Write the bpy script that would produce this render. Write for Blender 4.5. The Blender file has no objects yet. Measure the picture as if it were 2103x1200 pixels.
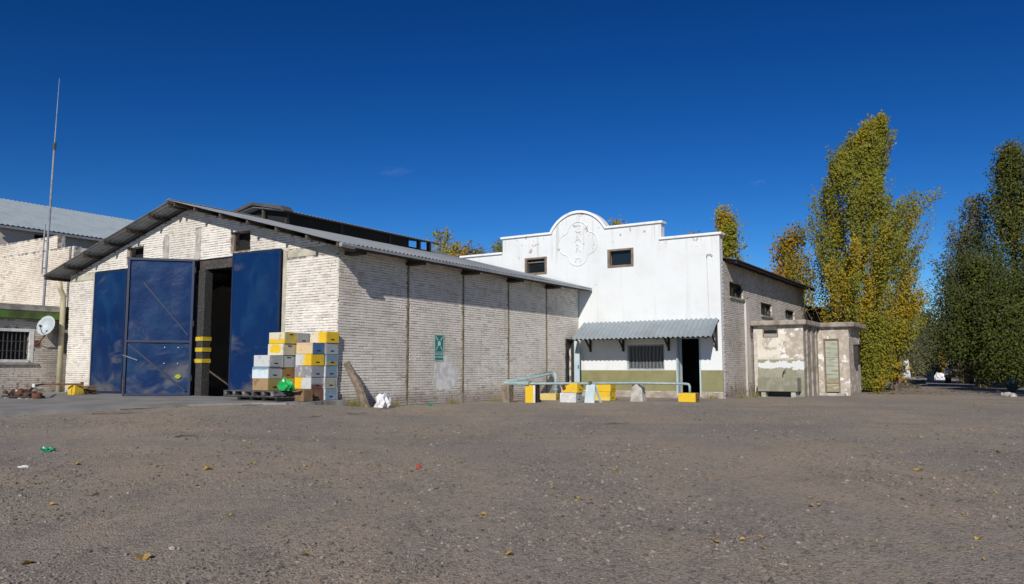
import bpy, bmesh, math, random
import numpy as np
from mathutils import Vector, Matrix, noise as mnoise
from mathutils.geometry import delaunay_2d_cdt

sc = bpy.context.scene
COL = sc.collection
random.seed(7)
RNG = np.random.default_rng(11)
rad = math.radians

# ------------------------------------------------------------------ camera
F_PX = 1650.0 / 2103.0            # focal length over image width
EYE = 0.8                         # eye height over the warehouse corner
PITCH = math.atan(160 / 1650)
cam_d = bpy.data.cameras.new('camera')
cam_d.sensor_fit = 'HORIZONTAL'; cam_d.sensor_width = 36.0; cam_d.lens = 36.0 * F_PX
cam_d.clip_start = 0.05; cam_d.clip_end = 12000
cam = bpy.data.objects.new('camera', cam_d); COL.objects.link(cam)
cam.location = (0, 0, EYE); cam.rotation_euler = (rad(90) + PITCH, 0, 0)
sc.camera = cam

# ------------------------------------------------------------------ sky, sun, exposure
YAW = rad(32.6)                   # the yard's buildings are turned by this
PV = Vector((math.cos(YAW), -math.sin(YAW), 0))     # along the facades, to the right
QV = Vector((math.sin(YAW), math.cos(YAW), 0))      # away from the camera
sun_travel = (QV * 1.0 - PV * 0.37 + Vector((0, 0, -0.60))).normalized()
to_sun = -sun_travel
SUN_EL = math.asin(to_sun.z); SUN_ROT = math.atan2(to_sun.x, to_sun.y)
world = bpy.data.worlds.new('World'); sc.world = world
world.use_nodes = True
wn = world.node_tree.nodes; wl = world.node_tree.links
bg = wn['Background']
sky = wn.new('ShaderNodeTexSky'); sky.sky_type = 'NISHITA'; sky.sun_disc = False
sky.sun_elevation = SUN_EL; sky.sun_rotation = SUN_ROT
sky.altitude = 1200; sky.air_density = 0.9; sky.dust_density = 0.15; sky.ozone_density = 3.0
def vmul(a, k):
    m = wn.new('ShaderNodeVectorMath'); m.operation = 'MULTIPLY'; m.inputs[1].default_value = (k, k, k); wl.new(a, m.inputs[0]); return m.outputs[0]
hs = wn.new('ShaderNodeHueSaturation'); hs.inputs['Saturation'].default_value = 1.31
wl.new(sky.outputs[0], hs.inputs['Color'])
gm_ = wn.new('ShaderNodeGamma'); gm_.inputs['Gamma'].default_value = 1.50       # deep, contrasty autumn sky
wl.new(vmul(hs.outputs[0], .14), gm_.inputs['Color'])
wl.new(vmul(gm_.outputs[0], 5.8), bg.inputs['Color'])
bg.inputs['Strength'].default_value = 0.10
sun_d = bpy.data.lights.new('sun', 'SUN'); sun_d.energy = 4.4; sun_d.angle = rad(0.53)
sun_d.color = (1.0, 0.95, 0.87)
sun = bpy.data.objects.new('sun', sun_d); COL.objects.link(sun)
sun.location = to_sun * 60; sun.rotation_euler = sun_travel.to_track_quat('-Z', 'Y').to_euler()
vs = sc.view_settings
vs.view_transform = 'Standard'; vs.look = 'None'; vs.gamma = 1.0; vs.exposure = 0.0
vs.use_curve_mapping = False
sc.cycles.max_bounces = 6; sc.cycles.transparent_max_bounces = 8

# ------------------------------------------------------------------ frames and ground
AX, AY = -4.2353, 19.5            # near corner of the warehouse
def S(p, q, z=0.0): return Vector((AX, AY, 0)) + PV * p + QV * q + Vector((0, 0, z))
def inv(x, y):
    d = Vector((x - AX, y - AY, 0)); return d.dot(PV), d.dot(QV)
def sstep(a, b, x):
    t = max(0.0, min(1.0, (x - a) / (b - a))); return t * t * (3 - 2 * t)
def G(x, y):
    b = -0.45 + 0.29 * sstep(-2, 22, y)
    b += 0.19 * sstep(-2, -6.5, x) * sstep(6, 17, y)
    b += .085 * math.exp(-((x + 4.4) ** 2 / 1.6 + (y - 18.1) ** 2 / 2.2)) + .05 * math.exp(-((x + 6.2) ** 2 / 2.0 + (y - 16.2) ** 2 / 2.5))
    if y < 60 and abs(x) < 60:
        k = sstep(60, 30, y)
        b += k * (0.014 * mnoise.noise((x * .45, y * .45, 3.1)) + 0.006 * mnoise.noise((x * 1.7, y * 1.7, 8.1)))
    return b
def GS(p, q):
    w = S(p, q); return G(w.x, w.y)
def at(px, Y):                    # lateral position seen at column px, Y metres ahead
    return (px - 1051.5) / 1650.0 * Y * 0.9953

# ------------------------------------------------------------------ materials
def newmat(name):
    m = bpy.data.materials.new(name); m.use_nodes = True
    return m, m.node_tree.nodes, m.node_tree.links, m.node_tree.nodes['Principled BSDF']
class NB:
    def __init__(s, n, l): s.n = n; s.l = l
    def pos(s): return s.n.new('ShaderNodeNewGeometry').outputs['Position']
    def obj(s): return s.n.new('ShaderNodeTexCoord').outputs['Object']
    def island(s): return s.n.new('ShaderNodeNewGeometry').outputs['Random Per Island']
    def orand(s): return s.n.new('ShaderNodeObjectInfo').outputs['Random']
    def attr(s, name):
        a = s.n.new('ShaderNodeAttribute'); a.attribute_name = name; return a.outputs['Fac']
    def scale(s, v, xyz):
        m = s.n.new('ShaderNodeMapping'); m.inputs['Scale'].default_value = xyz
        s.l.new(v, m.inputs['Vector']); return m.outputs[0]
    def noise(s, v, sc_, det=3, rough=.55, dist=0):
        t = s.n.new('ShaderNodeTexNoise'); t.inputs['Scale'].default_value = sc_
        t.inputs['Detail'].default_value = det; t.inputs['Roughness'].default_value = rough
        t.inputs['Distortion'].default_value = dist
        if v is not None: s.l.new(v, t.inputs['Vector'])
        return t.outputs['Fac']
    def voro(s, v, sc_, out='Distance', feat='F1'):
        t = s.n.new('ShaderNodeTexVoronoi'); t.inputs['Scale'].default_value = sc_; t.feature = feat
        if v is not None: s.l.new(v, t.inputs['Vector'])
        return t.outputs[out]
    def math(s, op, a, b=0.0, clamp=False):
        m = s.n.new('ShaderNodeMath'); m.operation = op; m.use_clamp = clamp
        for i, x in enumerate((a, b)):
            if hasattr(x, 'links'): s.l.new(x, m.inputs[i])
            else: m.inputs[i].default_value = x
        return m.outputs[0]
    def ramp(s, f, a, b):
        m = s.n.new('ShaderNodeMapRange'); m.inputs[1].default_value = a; m.inputs[2].default_value = b
        m.interpolation_type = 'SMOOTHSTEP'
        s.l.new(f, m.inputs[0]); return m.outputs[0]
    def mix(s, f, a, b, mode='MIX'):
        m = s.n.new('ShaderNodeMix'); m.data_type = 'RGBA'; m.blend_type = mode
        for i, x in ((0, f), (6, a), (7, b)):
            if hasattr(x, 'links'): s.l.new(x, m.inputs[i])
            elif i == 0: m.inputs[0].default_value = x
            else: m.inputs[i].default_value = (*x, 1)
        return m.outputs[2]
    def sep(s, v):
        m = s.n.new('ShaderNodeSeparateXYZ'); s.l.new(v, m.inputs[0]); return m.outputs
    def bump(s, h, bsdf, strength=.4, dist=.01):
        b = s.n.new('ShaderNodeBump'); b.inputs['Strength'].default_value = strength
        b.inputs['Distance'].default_value = dist
        s.l.new(h, b.inputs['Height']); s.l.new(b.outputs[0], bsdf.inputs['Normal'])
MATS = {}
def simple(name, c, rough=.7, metal=0.0, c2=None, sc_=6.0, bump=0.0, lo=.4, hi=.65, bscale=40):
    if name in MATS: return MATS[name]
    m, n, l, b = newmat(name); k = NB(n, l)
    b.inputs['Roughness'].default_value = rough; b.inputs['Metallic'].default_value = metal
    v = k.pos()
    c2 = c2 or tuple(x * .72 for x in c)
    f = k.ramp(k.noise(v, sc_, 5), lo, hi)
    l.new(k.mix(f, c, c2), b.inputs['Base Color'])
    if bump: k.bump(k.noise(v, bscale, 4), b, bump, .008)
    MATS[name] = m; return m

def mat_whitewash(name, white, dirt, brick, base_z=0.0, wear=0.60):
    m, n, l, b = newmat(name); k = NB(n, l); v = k.pos()
    b.inputs['Roughness'].default_value = .92
    big = k.ramp(k.noise(v, .55, 4), .40, .68)
    c = k.mix(big, white, dirt)
    r = k.math('FRACT', k.math('ADD', k.island(), k.orand()))
    c = k.mix(k.math('MULTIPLY', k.math('POWER', r, 1.8), .27), c, tuple(x * .58 for x in dirt))
    c = k.mix(k.math('MULTIPLY', k.ramp(r, .90, .97), .30), c, brick)
    z = k.sep(v)[2]
    low = k.ramp(z, base_z + .85, base_z + .02)
    thr = k.math('ADD', k.noise(v, 7.5, 6, .65), k.math('MULTIPLY', low, .13))
    thr = k.math('ADD', thr, k.math('MULTIPLY', k.ramp(r, .82, 1.0), .06))
    w = k.ramp(thr, wear, wear + .09)
    c = k.mix(w, c, brick)
    fine = k.ramp(k.noise(v, 55, 3), .56, .72)
    c = k.mix(k.math('MULTIPLY', fine, .35), c, tuple(x * .5 for x in dirt))
    low2 = k.math('MULTIPLY', k.ramp(k.math('ADD', z, k.math('MULTIPLY', k.noise(v, 3, 4), .5)), base_z + .62, base_z + .22), .55)
    c = k.mix(low2, c, (.20, .15, .115))
    sv = k.scale(v, (1.0, 1.0, .12))
    st = k.math('MULTIPLY', k.ramp(k.noise(sv, 3.2, 4), .58, .76), .35)
    c = k.mix(st, c, tuple(x * .55 for x in dirt))
    l.new(c, b.inputs['Base Color'])
    k.bump(k.noise(v, 70, 4, .7), b, .55, .006)
    return m
M_BRICK = mat_whitewash('whitewashed_brick', (.82, .775, .71), (.66, .61, .54), (.42, .30, .24), wear=.69)
M_MORTAR = simple('dirty_mortar', (.60, .56, .50), .95, c2=(.20, .18, .16), sc_=5.5, bump=.5, lo=.42, hi=.58)
M_BRICK2 = mat_whitewash('old_whitewashed_brick', (.62, .575, .53), (.48, .43, .37), (.30, .18, .12), wear=.62)
M_BRICK3 = mat_whitewash('cream_whitewashed_brick', (.80, .72, .61), (.66, .57, .47), (.34, .20, .14), base_z=-9, wear=.65)
M_BRICK4 = mat_whitewash('blotchy_whitewashed_brick', (.60, .54, .48), (.44, .38, .33), (.27, .17, .13), wear=.60)

def mat_stucco(name, c, chips=True):
    m, n, l, b = newmat(name); k = NB(n, l); v = k.pos(); z = k.sep(v)[2]
    b.inputs['Roughness'].default_value = .9
    f = k.ramp(k.noise(v, .8, 5), .45, .75)
    col = k.mix(k.math('MULTIPLY', f, .6), c, (.60, .615, .61))
    sv = k.scale(v, (1.4, 1.4, .10))
    st = k.math('MULTIPLY', k.ramp(k.noise(sv, 2.4, 6, .62), .54, .78), .42)
    col = k.mix(st, col, (.47, .43, .38))
    drip = k.math('MULTIPLY', k.ramp(k.noise(k.scale(v, (2.2, 2.2, .06)), 4, 4), .54, .70), k.ramp(k.math('ADD', z, k.math('MULTIPLY', k.noise(v, 2, 3), .8)), 4.9, 6.1))
    col = k.mix(k.math('MULTIPLY', drip, .42), col, (.36, .33, .30))
    if chips:
        hi = k.ramp(z, 4.7, 5.5)
        t = k.math('ADD', k.noise(v, 3.1, 6, .62), k.math('MULTIPLY', hi, .09))
        ch = k.ramp(t, .715, .725)
        col = k.mix(ch, col, (.42, .33, .29))
        t2 = k.ramp(k.noise(v, 11, 5, .7), .72, .75)
        col = k.mix(k.math('MULTIPLY', t2, .6), col, (.50, .46, .42))
    l.new(col, b.inputs['Base Color'])
    h = k.math('ADD', k.noise(v, 2.2, 4), k.math('MULTIPLY', k.noise(v, 45, 4, .7), .22))
    k.bump(h, b, .55, .03)
    return m
M_STUCCO = mat_stucco('white_stucco', (.70, .725, .73))
M_COPING = simple('coping_paint', (.78, .79, .78), .85, c2=(.55, .53, .50), sc_=3, bump=.3, lo=.5, hi=.8)
M_OLIVE = simple('olive_dado_paint', (.235, .225, .105), .75, c2=(.20, .185, .09), sc_=2, bump=.25)
M_PLINTH = simple('bare_render', (.40, .34, .29), .95, c2=(.26, .215, .18), sc_=5, bump=.6)
M_CREAM = simple('cream_concrete', (.50, .47, .37), .9, c2=(.36, .33, .26), sc_=3, bump=.4)
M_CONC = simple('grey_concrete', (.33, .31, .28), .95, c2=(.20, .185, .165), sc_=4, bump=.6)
M_CONCL = simple('pale_concrete', (.46, .44, .40), .95, c2=(.30, .28, .25), sc_=4, bump=.6)
M_APRON = simple('apron_concrete', (.255, .245, .235), .93, c2=(.185, .175, .165), sc_=1.2, bump=.5)
M_DARK = simple('dark_wood', (.035, .028, .022), .8)
M_BLACK = simple('flat_black', (.010, .010, .010), .9)  # plain black, also the painted dark of openings and hand slots
M_RAFTER = simple('old_timber', (.085, .065, .05), .85, c2=(.05, .04, .03), sc_=8, bump=.4)
M_FRAMEW = simple('brown_window_frame', (.22, .17, .125), .75, c2=(.15, .11, .08))
M_STEELP = simple('painted_steel_strip', (.26, .225, .14), .7, c2=(.15, .10, .06), sc_=5)
M_DARKSTEEL = simple('dark_steel', (.045, .043, .042), .6, c2=(.10, .075, .06), sc_=12)
M_PIPEGREEN = simple('pale_green_pipe', (.245, .345, .355), .55, c2=(.33, .41, .40), sc_=4, bump=.15)
M_RUST = simple('rust', (.16, .062, .032), .85, c2=(.075, .035, .022), sc_=10, bump=.5)
M_RUSTD = simple('oily_iron', (.03, .028, .027), .6, c2=(.09, .05, .03), sc_=9, bump=.5)
M_PVC = simple('cream_pipe_paint', (.50, .46, .31), .6, c2=(.42, .37, .24), sc_=2)
M_YELLOW = simple('yellow_paint', (.66, .43, .012), .6, c2=(.55, .36, .03), sc_=6)
M_BANDY = simple('hazard_yellow', (.62, .46, .02), .55, c2=(.45, .32, .03))
M_PALEBLUE = simple('pale_blue_paint', (.40, .52, .58), .65, c2=(.50, .58, .60), sc_=3)
M_WHITEP = simple('white_paint', (.72, .72, .70), .6, c2=(.55, .54, .50), sc_=5)
M_GALV = simple('galvanised_tube', (.34, .36, .38), .4, metal=.3, c2=(.25, .26, .27))
M_GREENP = simple('moss_green_paint', (.085, .165, .030), .8, c2=(.05, .075, .02), sc_=3)
M_WOODG = simple('grey_log', (.24, .19, .14), .9, c2=(.14, .11, .08), sc_=9, bump=.7)
M_CARD = simple('brown_carton', (.23, .145, .075), .9, c2=(.16, .10, .055))
M_GREENBAG = simple('green_plastic', (.015, .30, .07), .35, c2=(.02, .42, .10), sc_=9)
M_GREENBAG2 = simple('dark_green_plastic', (.02, .16, .085), .35, c2=(.03, .26, .13), sc_=9)
M_WHITEBAG = simple('white_plastic', (.76, .76, .78), .45, c2=(.62, .62, .66), sc_=5)
M_BARK = simple('bark', (.15, .125, .10), .95, c2=(.08, .065, .05), sc_=9, bump=.8)
M_BARKRED = simple('reddish_bark', (.16, .085, .055), .95, c2=(.08, .05, .04), sc_=9, bump=.8)

def mat_corr(name, c, c2, rough=.45, metal=.25):
    m, n, l, b = newmat(name); k = NB(n, l); v = k.pos()
    b.inputs['Roughness'].default_value = rough; b.inputs['Metallic'].default_value = metal
    f = k.ramp(k.noise(v, 1.6, 6, .65), .40, .72)
    col = k.mix(f, c, c2)
    r = k.ramp(k.noise(v, 6, 6, .7), .66, .80)
    col = k.mix(k.math('MULTIPLY', r, .5), col, (.16, .10, .07))
    l.new(col, b.inputs['Base Color']); return m
M_ROOF = mat_corr('galvanised_roofing', (.35, .37, .39), (.25, .265, .28))
M_ROOFD = mat_corr('old_dark_roofing', (.09, .085, .08), (.05, .045, .045), .7, .1)
M_AWN = mat_corr('grey_awning_sheet', (.30, .345, .37), (.25, .285, .305), .5, .2)
M_ROOFL = mat_corr('pale_shed_roofing', (.36, .42, .46), (.29, .33, .36), .5, .2)

def mat_blue():
    m, n, l, b = newmat('blue_door_paint'); k = NB(n, l); v = k.obj()
    b.inputs['Roughness'].default_value = .34
    f = k.ramp(k.noise(k.scale(v, (1, 1, .7)), 1.3, 5, .6, .6), .44, .72)
    col = k.mix(f, (.0015, .020, .088), (.006, .036, .108))
    z = k.sep(v)[2]
    lowm = k.ramp(z, 2.2, .3)
    d = k.ramp(k.math('ADD', k.noise(k.scale(v, (1, 1, 1.8)), .95, 5, .6, .5), k.math('MULTIPLY', lowm, .10)), .56, .80)
    col = k.mix(k.math('MULTIPLY', d, .70), col, (.125, .12, .115))  # grey smudges: dust, and the ground's reflection put into the colour
    ft = k.ramp(k.math('ADD', z, k.math('MULTIPLY', k.noise(v, 5, 5, .65), .55)), .52, .30)
    col = k.mix(k.math('MULTIPLY', ft, .75), col, (.13, .10, .08))
    sc1 = k.ramp(k.noise(k.scale(v, (7, 7, .9)), 4, 4, .6, .4), .70, .76)
    col = k.mix(k.math('MULTIPLY', sc1, .25), col, (.20, .21, .20))
    b.inputs['Specular IOR Level'].default_value = .3
    l.new(col, b.inputs['Base Color'])
    l.new(k.math('ADD', k.math('MULTIPLY', d, .25), .32), b.inputs['Roughness'])
    k.bump(k.noise(v, 2.5, 3), b, .35, .05)
    return m
M_BLUE = mat_blue()
M_BLUEF = simple('blue_frame_paint', (.003, .018, .06), .5, c2=(.010, .02, .055), sc_=5)

def mat_glass():
    m, n, l, b = newmat('dark_window_glass')
    b.inputs['Base Color'].default_value = (.012, .016, .018, 1); b.inputs['Roughness'].default_value = .08
    return m
M_GLASS = mat_glass()
def mat_curtain():
    m, n, l, b = newmat('curtained_pane'); k = NB(n, l)
    w = n.new('ShaderNodeTexWave'); w.bands_direction = 'X'; w.inputs['Scale'].default_value = 2.4
    w.inputs['Distortion'].default_value = 3; w.inputs['Detail'].default_value = 2
    l.new(k.obj(), w.inputs['Vector'])
    l.new(k.mix(w.outputs['Fac'], (.035, .038, .04), (.13, .14, .15)), b.inputs['Base Color'])
    b.inputs['Roughness'].default_value = .6; return m
M_CURT = mat_curtain()

def mat_ground():
    m, n, l, b = newmat('gravel_earth'); k = NB(n, l); v = k.pos()
    b.inputs['Roughness'].default_value = .97
    v2 = k.scale(v, (1.0, .55, 1.0))
    big = k.ramp(k.noise(v2, .30, 6, .62), .38, .62)
    c = k.mix(big, (.40, .315, .232), (.285, .243, .204))
    path = k.ramp(k.noise(k.scale(v, (.22, 1.0, 1)), .55, 5, .6, .6), .50, .66)
    c = k.mix(k.math('MULTIPLY', path, .6), c, (.215, .197, .182))
    md = k.ramp(k.noise(v2, 1.9, 7, .7), .48, .70)
    c = k.mix(k.math('MULTIPLY', md, .55), c, (.165, .147, .130))
    dust = k.ramp(k.noise(v2, .75, 6, .65), .56, .74)
    c = k.mix(k.math('MULTIPLY', dust, .5), c, (.46, .375, .29))
    straw = k.ramp(k.noise(k.scale(v, (.28, 1.1, 1)), .9, 5, .65), .61, .74)
    c = k.mix(k.math('MULTIPLY', straw, .40), c, (.42, .33, .195))
    p = k.voro(v, 48, 'Color'); pv = k.sep(p)[0]
    c = k.mix(k.math('MULTIPLY', k.ramp(pv, .55, 1), .5), c, (.42, .37, .31))
    c = k.mix(k.math('MULTIPLY', k.ramp(pv, .34, .0), .65), c, (.095, .083, .073))
    p2 = k.sep(k.voro(v, 15, 'Color'))[1]
    c = k.mix(k.math('MULTIPLY', k.math('MULTIPLY', k.ramp(p2, .78, 1), k.ramp(k.voro(v, 15), .55, .2)), .55), c, (.09, .08, .075))
    g2 = k.ramp(k.noise(v, 34, 5, .75), .56, .66)
    c = k.mix(k.math('MULTIPLY', g2, .5), c, (.11, .098, .088))
    l.new(c, b.inputs['Base Color'])
    h = k.math('ADD', k.noise(v, 26, 6, .75), k.math('MULTIPLY', k.voro(v, 60), -.6))
    h = k.math('ADD', h, k.math('MULTIPLY', k.noise(v, 5, 4), .8))
    k.bump(h, b, .9, .022)
    return m
M_GROUND = mat_ground()
def mat_island(name, cols, rough=.9):
    m, n, l, b = newmat(name); k = NB(n, l)
    r = n.new('ShaderNodeValToRGB'); r.color_ramp.interpolation = 'LINEAR'
    e = r.color_ramp.elements
    while len(e) < len(cols): e.new(.5)
    for i, c in enumerate(cols): e[i].position = i / (len(cols) - 1); e[i].color = (*c, 1)
    l.new(k.island(), r.inputs[0]); l.new(r.outputs[0], b.inputs['Base Color'])
    b.inputs['Roughness'].default_value = rough; return m
M_STONE = mat_island('pebbles', [(.07, .063, .06), (.13, .108, .09), (.24, .20, .16), (.10, .09, .082), (.19, .165, .14), (.085, .072, .062), (.33, .29, .245), (.15, .115, .09)])
M_STRAW = mat_island('straw', [(.32, .24, .12), (.40, .31, .16), (.22, .16, .09)])
M_GRASSY = mat_island('dry_grass', [(.16, .17, .04), (.28, .22, .08), (.09, .13, .03)])
def mat_leaf(name, greens, yellows, rough=.55, trans=.25):
    m, n, l, b = newmat(name); k = NB(n, l)
    h = k.attr('hue'); r = k.island()
    g = k.mix(r, *greens); y = k.mix(r, *yellows)
    f = k.ramp(k.math('ADD', h, k.math('MULTIPLY', k.math('SUBTRACT', r, .5), .16)), .35, .75)
    c = k.mix(f, g, y)
    l.new(c, b.inputs['Base Color']); b.inputs['Roughness'].default_value = rough; b.inputs['Specular IOR Level'].default_value = .22
    t = n.new('ShaderNodeBsdfTranslucent'); l.new(c, t.inputs['Color'])
    mx = n.new('ShaderNodeMixShader'); mx.inputs[0].default_value = trans
    l.new(b.outputs[0], mx.inputs[1]); l.new(t.outputs[0], mx.inputs[2])
    l.new(mx.outputs[0], n['Material Output'].inputs['Surface']); return m
M_LEAFP = mat_leaf('poplar_leaves', ((.18, .195, .018), (.31, .305, .045)), ((.44, .37, .03), (.45, .29, .020)), trans=.42)
M_LEAFY = mat_leaf('autumn_leaves', ((.15, .145, .018), (.22, .19, .02)), ((.46, .30, .018), (.42, .21, .014)), trans=.40)
M_LEAFD = mat_leaf('dark_leaves', ((.038, .055, .010), (.085, .102, .016)), ((.13, .125, .018), (.20, .165, .025)), trans=.22)
M_LEAFB = mat_leaf('grey_twig_leaves', ((.075, .090, .040), (.13, .135, .065)), ((.23, .18, .07), (.18, .14, .08)))
M_LEAFF = mat_leaf('fallen_leaves', ((.38, .25, .05), (.44, .31, .09)), ((.48, .36, .10), (.25, .13, .045)), trans=.1)
M_AGAVE = mat_leaf('grey_green_leaves', ((.10, .15, .13), (.15, .20, .17)), ((.15, .20, .17), (.18, .22, .18)), trans=.05)

# ------------------------------------------------------------------ objects
ORG = {}
def tag(o, label=None, cat=None, group=None, kind=None):
    if label: o['label'] = label
    if cat: o['category'] = cat
    if group: o['group'] = group
    if kind: o['kind'] = kind
    return o
def thing(name, label, cat, p, q, z=None, group=None):           # in the yard's own directions
    o = bpy.data.objects.new(name, None); COL.objects.link(o)
    o.empty_display_size = .3
    if z is None: z = GS(p, q)
    o.location = S(p, q, z); o.rotation_euler = (0, 0, -YAW)
    ORG[o.name] = (p, q, z)
    return tag(o, label, cat, group)
def thing_w(name, label, cat, x, y, z=None, rz=0.0, group=None):  # in plain world directions
    o = bpy.data.objects.new(name, None); COL.objects.link(o)
    o.empty_display_size = .3
    if z is None: z = G(x, y)
    o.location = (x, y, z); o.rotation_euler = (0, 0, rz)
    ORG[o.name] = (0, 0, 0)
    return tag(o, label, cat, group)
def origin(o):
    while o.parent: o = o.parent
    return ORG.get(o.name, (0, 0, 0))

class MB:
    def __init__(s): s.v = []; s.f = []
    def poly(s, pts):
        i = len(s.v); s.v += [tuple(p) for p in pts]; s.f.append(tuple(range(i, i + len(pts)))); return s
    def box(s, x0, x1, y0, y1, z0, z1):
        i = len(s.v)
        s.v += [(x0, y0, z0), (x1, y0, z0), (x1, y1, z0), (x0, y1, z0), (x0, y0, z1), (x1, y0, z1), (x1, y1, z1), (x0, y1, z1)]
        s.f += [tuple(i + k for k in f) for f in ((3, 2, 1, 0), (4, 5, 6, 7), (0, 1, 5, 4), (1, 2, 6, 5), (2, 3, 7, 6), (3, 0, 4, 7))]
        return s
    def hexa(s, b4, t4):
        i = len(s.v); s.v += [tuple(p) for p in b4] + [tuple(p) for p in t4]
        s.f += [tuple(i + k for k in f) for f in ((3, 2, 1, 0), (4, 5, 6, 7), (0, 1, 5, 4), (1, 2, 6, 5), (2, 3, 7, 6), (3, 0, 4, 7))]
        return s
    def bar(s, a, b, w, h, up=(0, 0, 1)):
        a = Vector(a); b = Vector(b); d = (b - a).normalized(); up = Vector(up)
        if abs(d.dot(up)) > .98: up = Vector((1, 0, 0))
        r = d.cross(up).normalized() * (w / 2); t = r.cross(d).normalized() * (h / 2)
        return s.hexa([a - r - t, a + r - t, b + r - t, b - r - t], [a - r + t, a + r + t, b + r + t, b - r + t])
    def tube(s, path, r, seg=8, caps=True):
        P = [Vector(p) for p in path]; rs = r if hasattr(r, '__len__') else [r] * len(P)
        rings = []; prev = None
        for i, p in enumerate(P):
            d = (P[min(i + 1, len(P) - 1)] - P[max(i - 1, 0)]).normalized()
            ref = Vector((0, 0, 1)) if abs(d.z) < .9 else Vector((1, 0, 0))
            if prev is None: a = d.cross(ref).normalized()
            else:
                a = (prev - d * prev.dot(d))
                a = a.normalized() if a.length > 1e-5 else d.cross(ref).normalized()
            prev = a; b = d.cross(a)
            i0 = len(s.v); rings.append(i0)
            for k in range(seg):
                t = 2 * math.pi * k / seg
                s.v.append(tuple(p + (a * math.cos(t) + b * math.sin(t)) * rs[i]))
        for j in range(len(rings) - 1):
            for k in range(seg):
                k2 = (k + 1) % seg
                s.f.append((rings[j] + k, rings[j] + k2, rings[j + 1] + k2, rings[j + 1] + k))
        if caps:
            s.f.append(tuple(rings[0] + k for k in reversed(range(seg))))
            s.f.append(tuple(rings[-1] + k for k in range(seg)))
        return s
    def cyl(s, c, r, h, seg=12, r2=None):
        c = Vector(c); return s.tube([c, c + Vector((0, 0, h))], [r, r if r2 is None else r2], seg)
    def prism(s, pts, vec):                                       # planar outline pushed along vec
        vec = Vector(vec); n = len(pts); i = len(s.v)
        s.v += [tuple(p) for p in pts] + [tuple(Vector(p) + vec) for p in pts]
        s.f.append(tuple(i + k for k in reversed(range(n)))); s.f.append(tuple(i + n + k for k in range(n)))
        for k in range(n):
            k2 = (k + 1) % n; s.f.append((i + k, i + k2, i + n + k2, i + n + k))
        return s
    def build(s, name, mat, parent=None, bevel=0.0, smooth=False, jitter=0.0, flipfix=True, raw=False):
        o3 = (0, 0, 0) if (parent is None or raw) else origin(parent)
        me = bpy.data.meshes.new(name)
        me.from_pydata([(a - o3[0], b - o3[1], c - o3[2]) for a, b, c in s.v], [], s.f)
        if bevel or flipfix or jitter:
            bm = bmesh.new(); bm.from_mesh(me)
            if flipfix: bmesh.ops.recalc_face_normals(bm, faces=bm.faces)
            if bevel: bmesh.ops.bevel(bm, geom=bm.edges[:], offset=bevel, segments=1, affect='EDGES', clamp_overlap=True)
            if jitter:
                for v in bm.verts: v.co += Vector((random.uniform(-1, 1), random.uniform(-1, 1), random.uniform(-1, 1))) * jitter
            bm.to_mesh(me); bm.free()
        if mat: me.materials.append(mat)
        if smooth: me.polygons.foreach_set('use_smooth', [True] * len(me.polygons))
        o = bpy.data.objects.new(name, me); COL.objects.link(o)
        if parent: o.parent = parent
        return o
def npmesh(name, V, Fq, mat, parent=None, smooth=False, attrs=None):
    me = bpy.data.meshes.new(name); V = np.asarray(V, np.float32); Fq = np.asarray(Fq, np.int32)
    me.vertices.add(len(V)); me.vertices.foreach_set('co', V.ravel())
    k = Fq.shape[1]; me.loops.add(Fq.size); me.loops.foreach_set('vertex_index', Fq.ravel())
    me.polygons.add(len(Fq)); me.polygons.foreach_set('loop_start', np.arange(len(Fq), dtype=np.int32) * k)
    for nm, a in (attrs or {}).items():
        at_ = me.attributes.new(nm, 'FLOAT', 'POINT'); at_.data.foreach_set('value', np.asarray(a, np.float32))
    me.update(calc_edges=True); me.validate()
    me.polygons.foreach_set('use_smooth', [bool(smooth)] * len(me.polygons))
    me.materials.append(mat)
    o = bpy.data.objects.new(name, me); COL.objects.link(o)
    if parent: o.parent = parent
    return o

# ------------------------------------------------------------------ ground
def build_ground():
    xs = sorted(set([round(t, 3) for t in np.concatenate([np.arange(-34, 46.01, .4), -34 - np.geomspace(1, 4000, 26), 46 + np.geomspace(1, 4000, 26)])]))
    ys = sorted(set([round(t, 3) for t in np.concatenate([np.arange(-4, 44.01, .4), -4 - np.geomspace(1, 3000, 22), 44 + np.geomspace(1, 5000, 30)])]))
    nx, ny = len(xs), len(ys)
    V = np.empty((nx * ny, 3), np.float32); i = 0
    for y in ys:
        for x in xs: V[i] = (x, y, G(x, y)); i += 1
    I = np.arange(nx * ny).reshape(ny, nx)
    Fq = np.stack([I[:-1, :-1], I[:-1, 1:], I[1:, 1:], I[1:, :-1]], -1).reshape(-1, 4)
    o = npmesh('ground', V, Fq, M_GROUND, smooth=True); tag(o, kind='structure')
build_ground()
def apron_z(q): return .05 + .04 * sstep(-7, -2, q)
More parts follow.
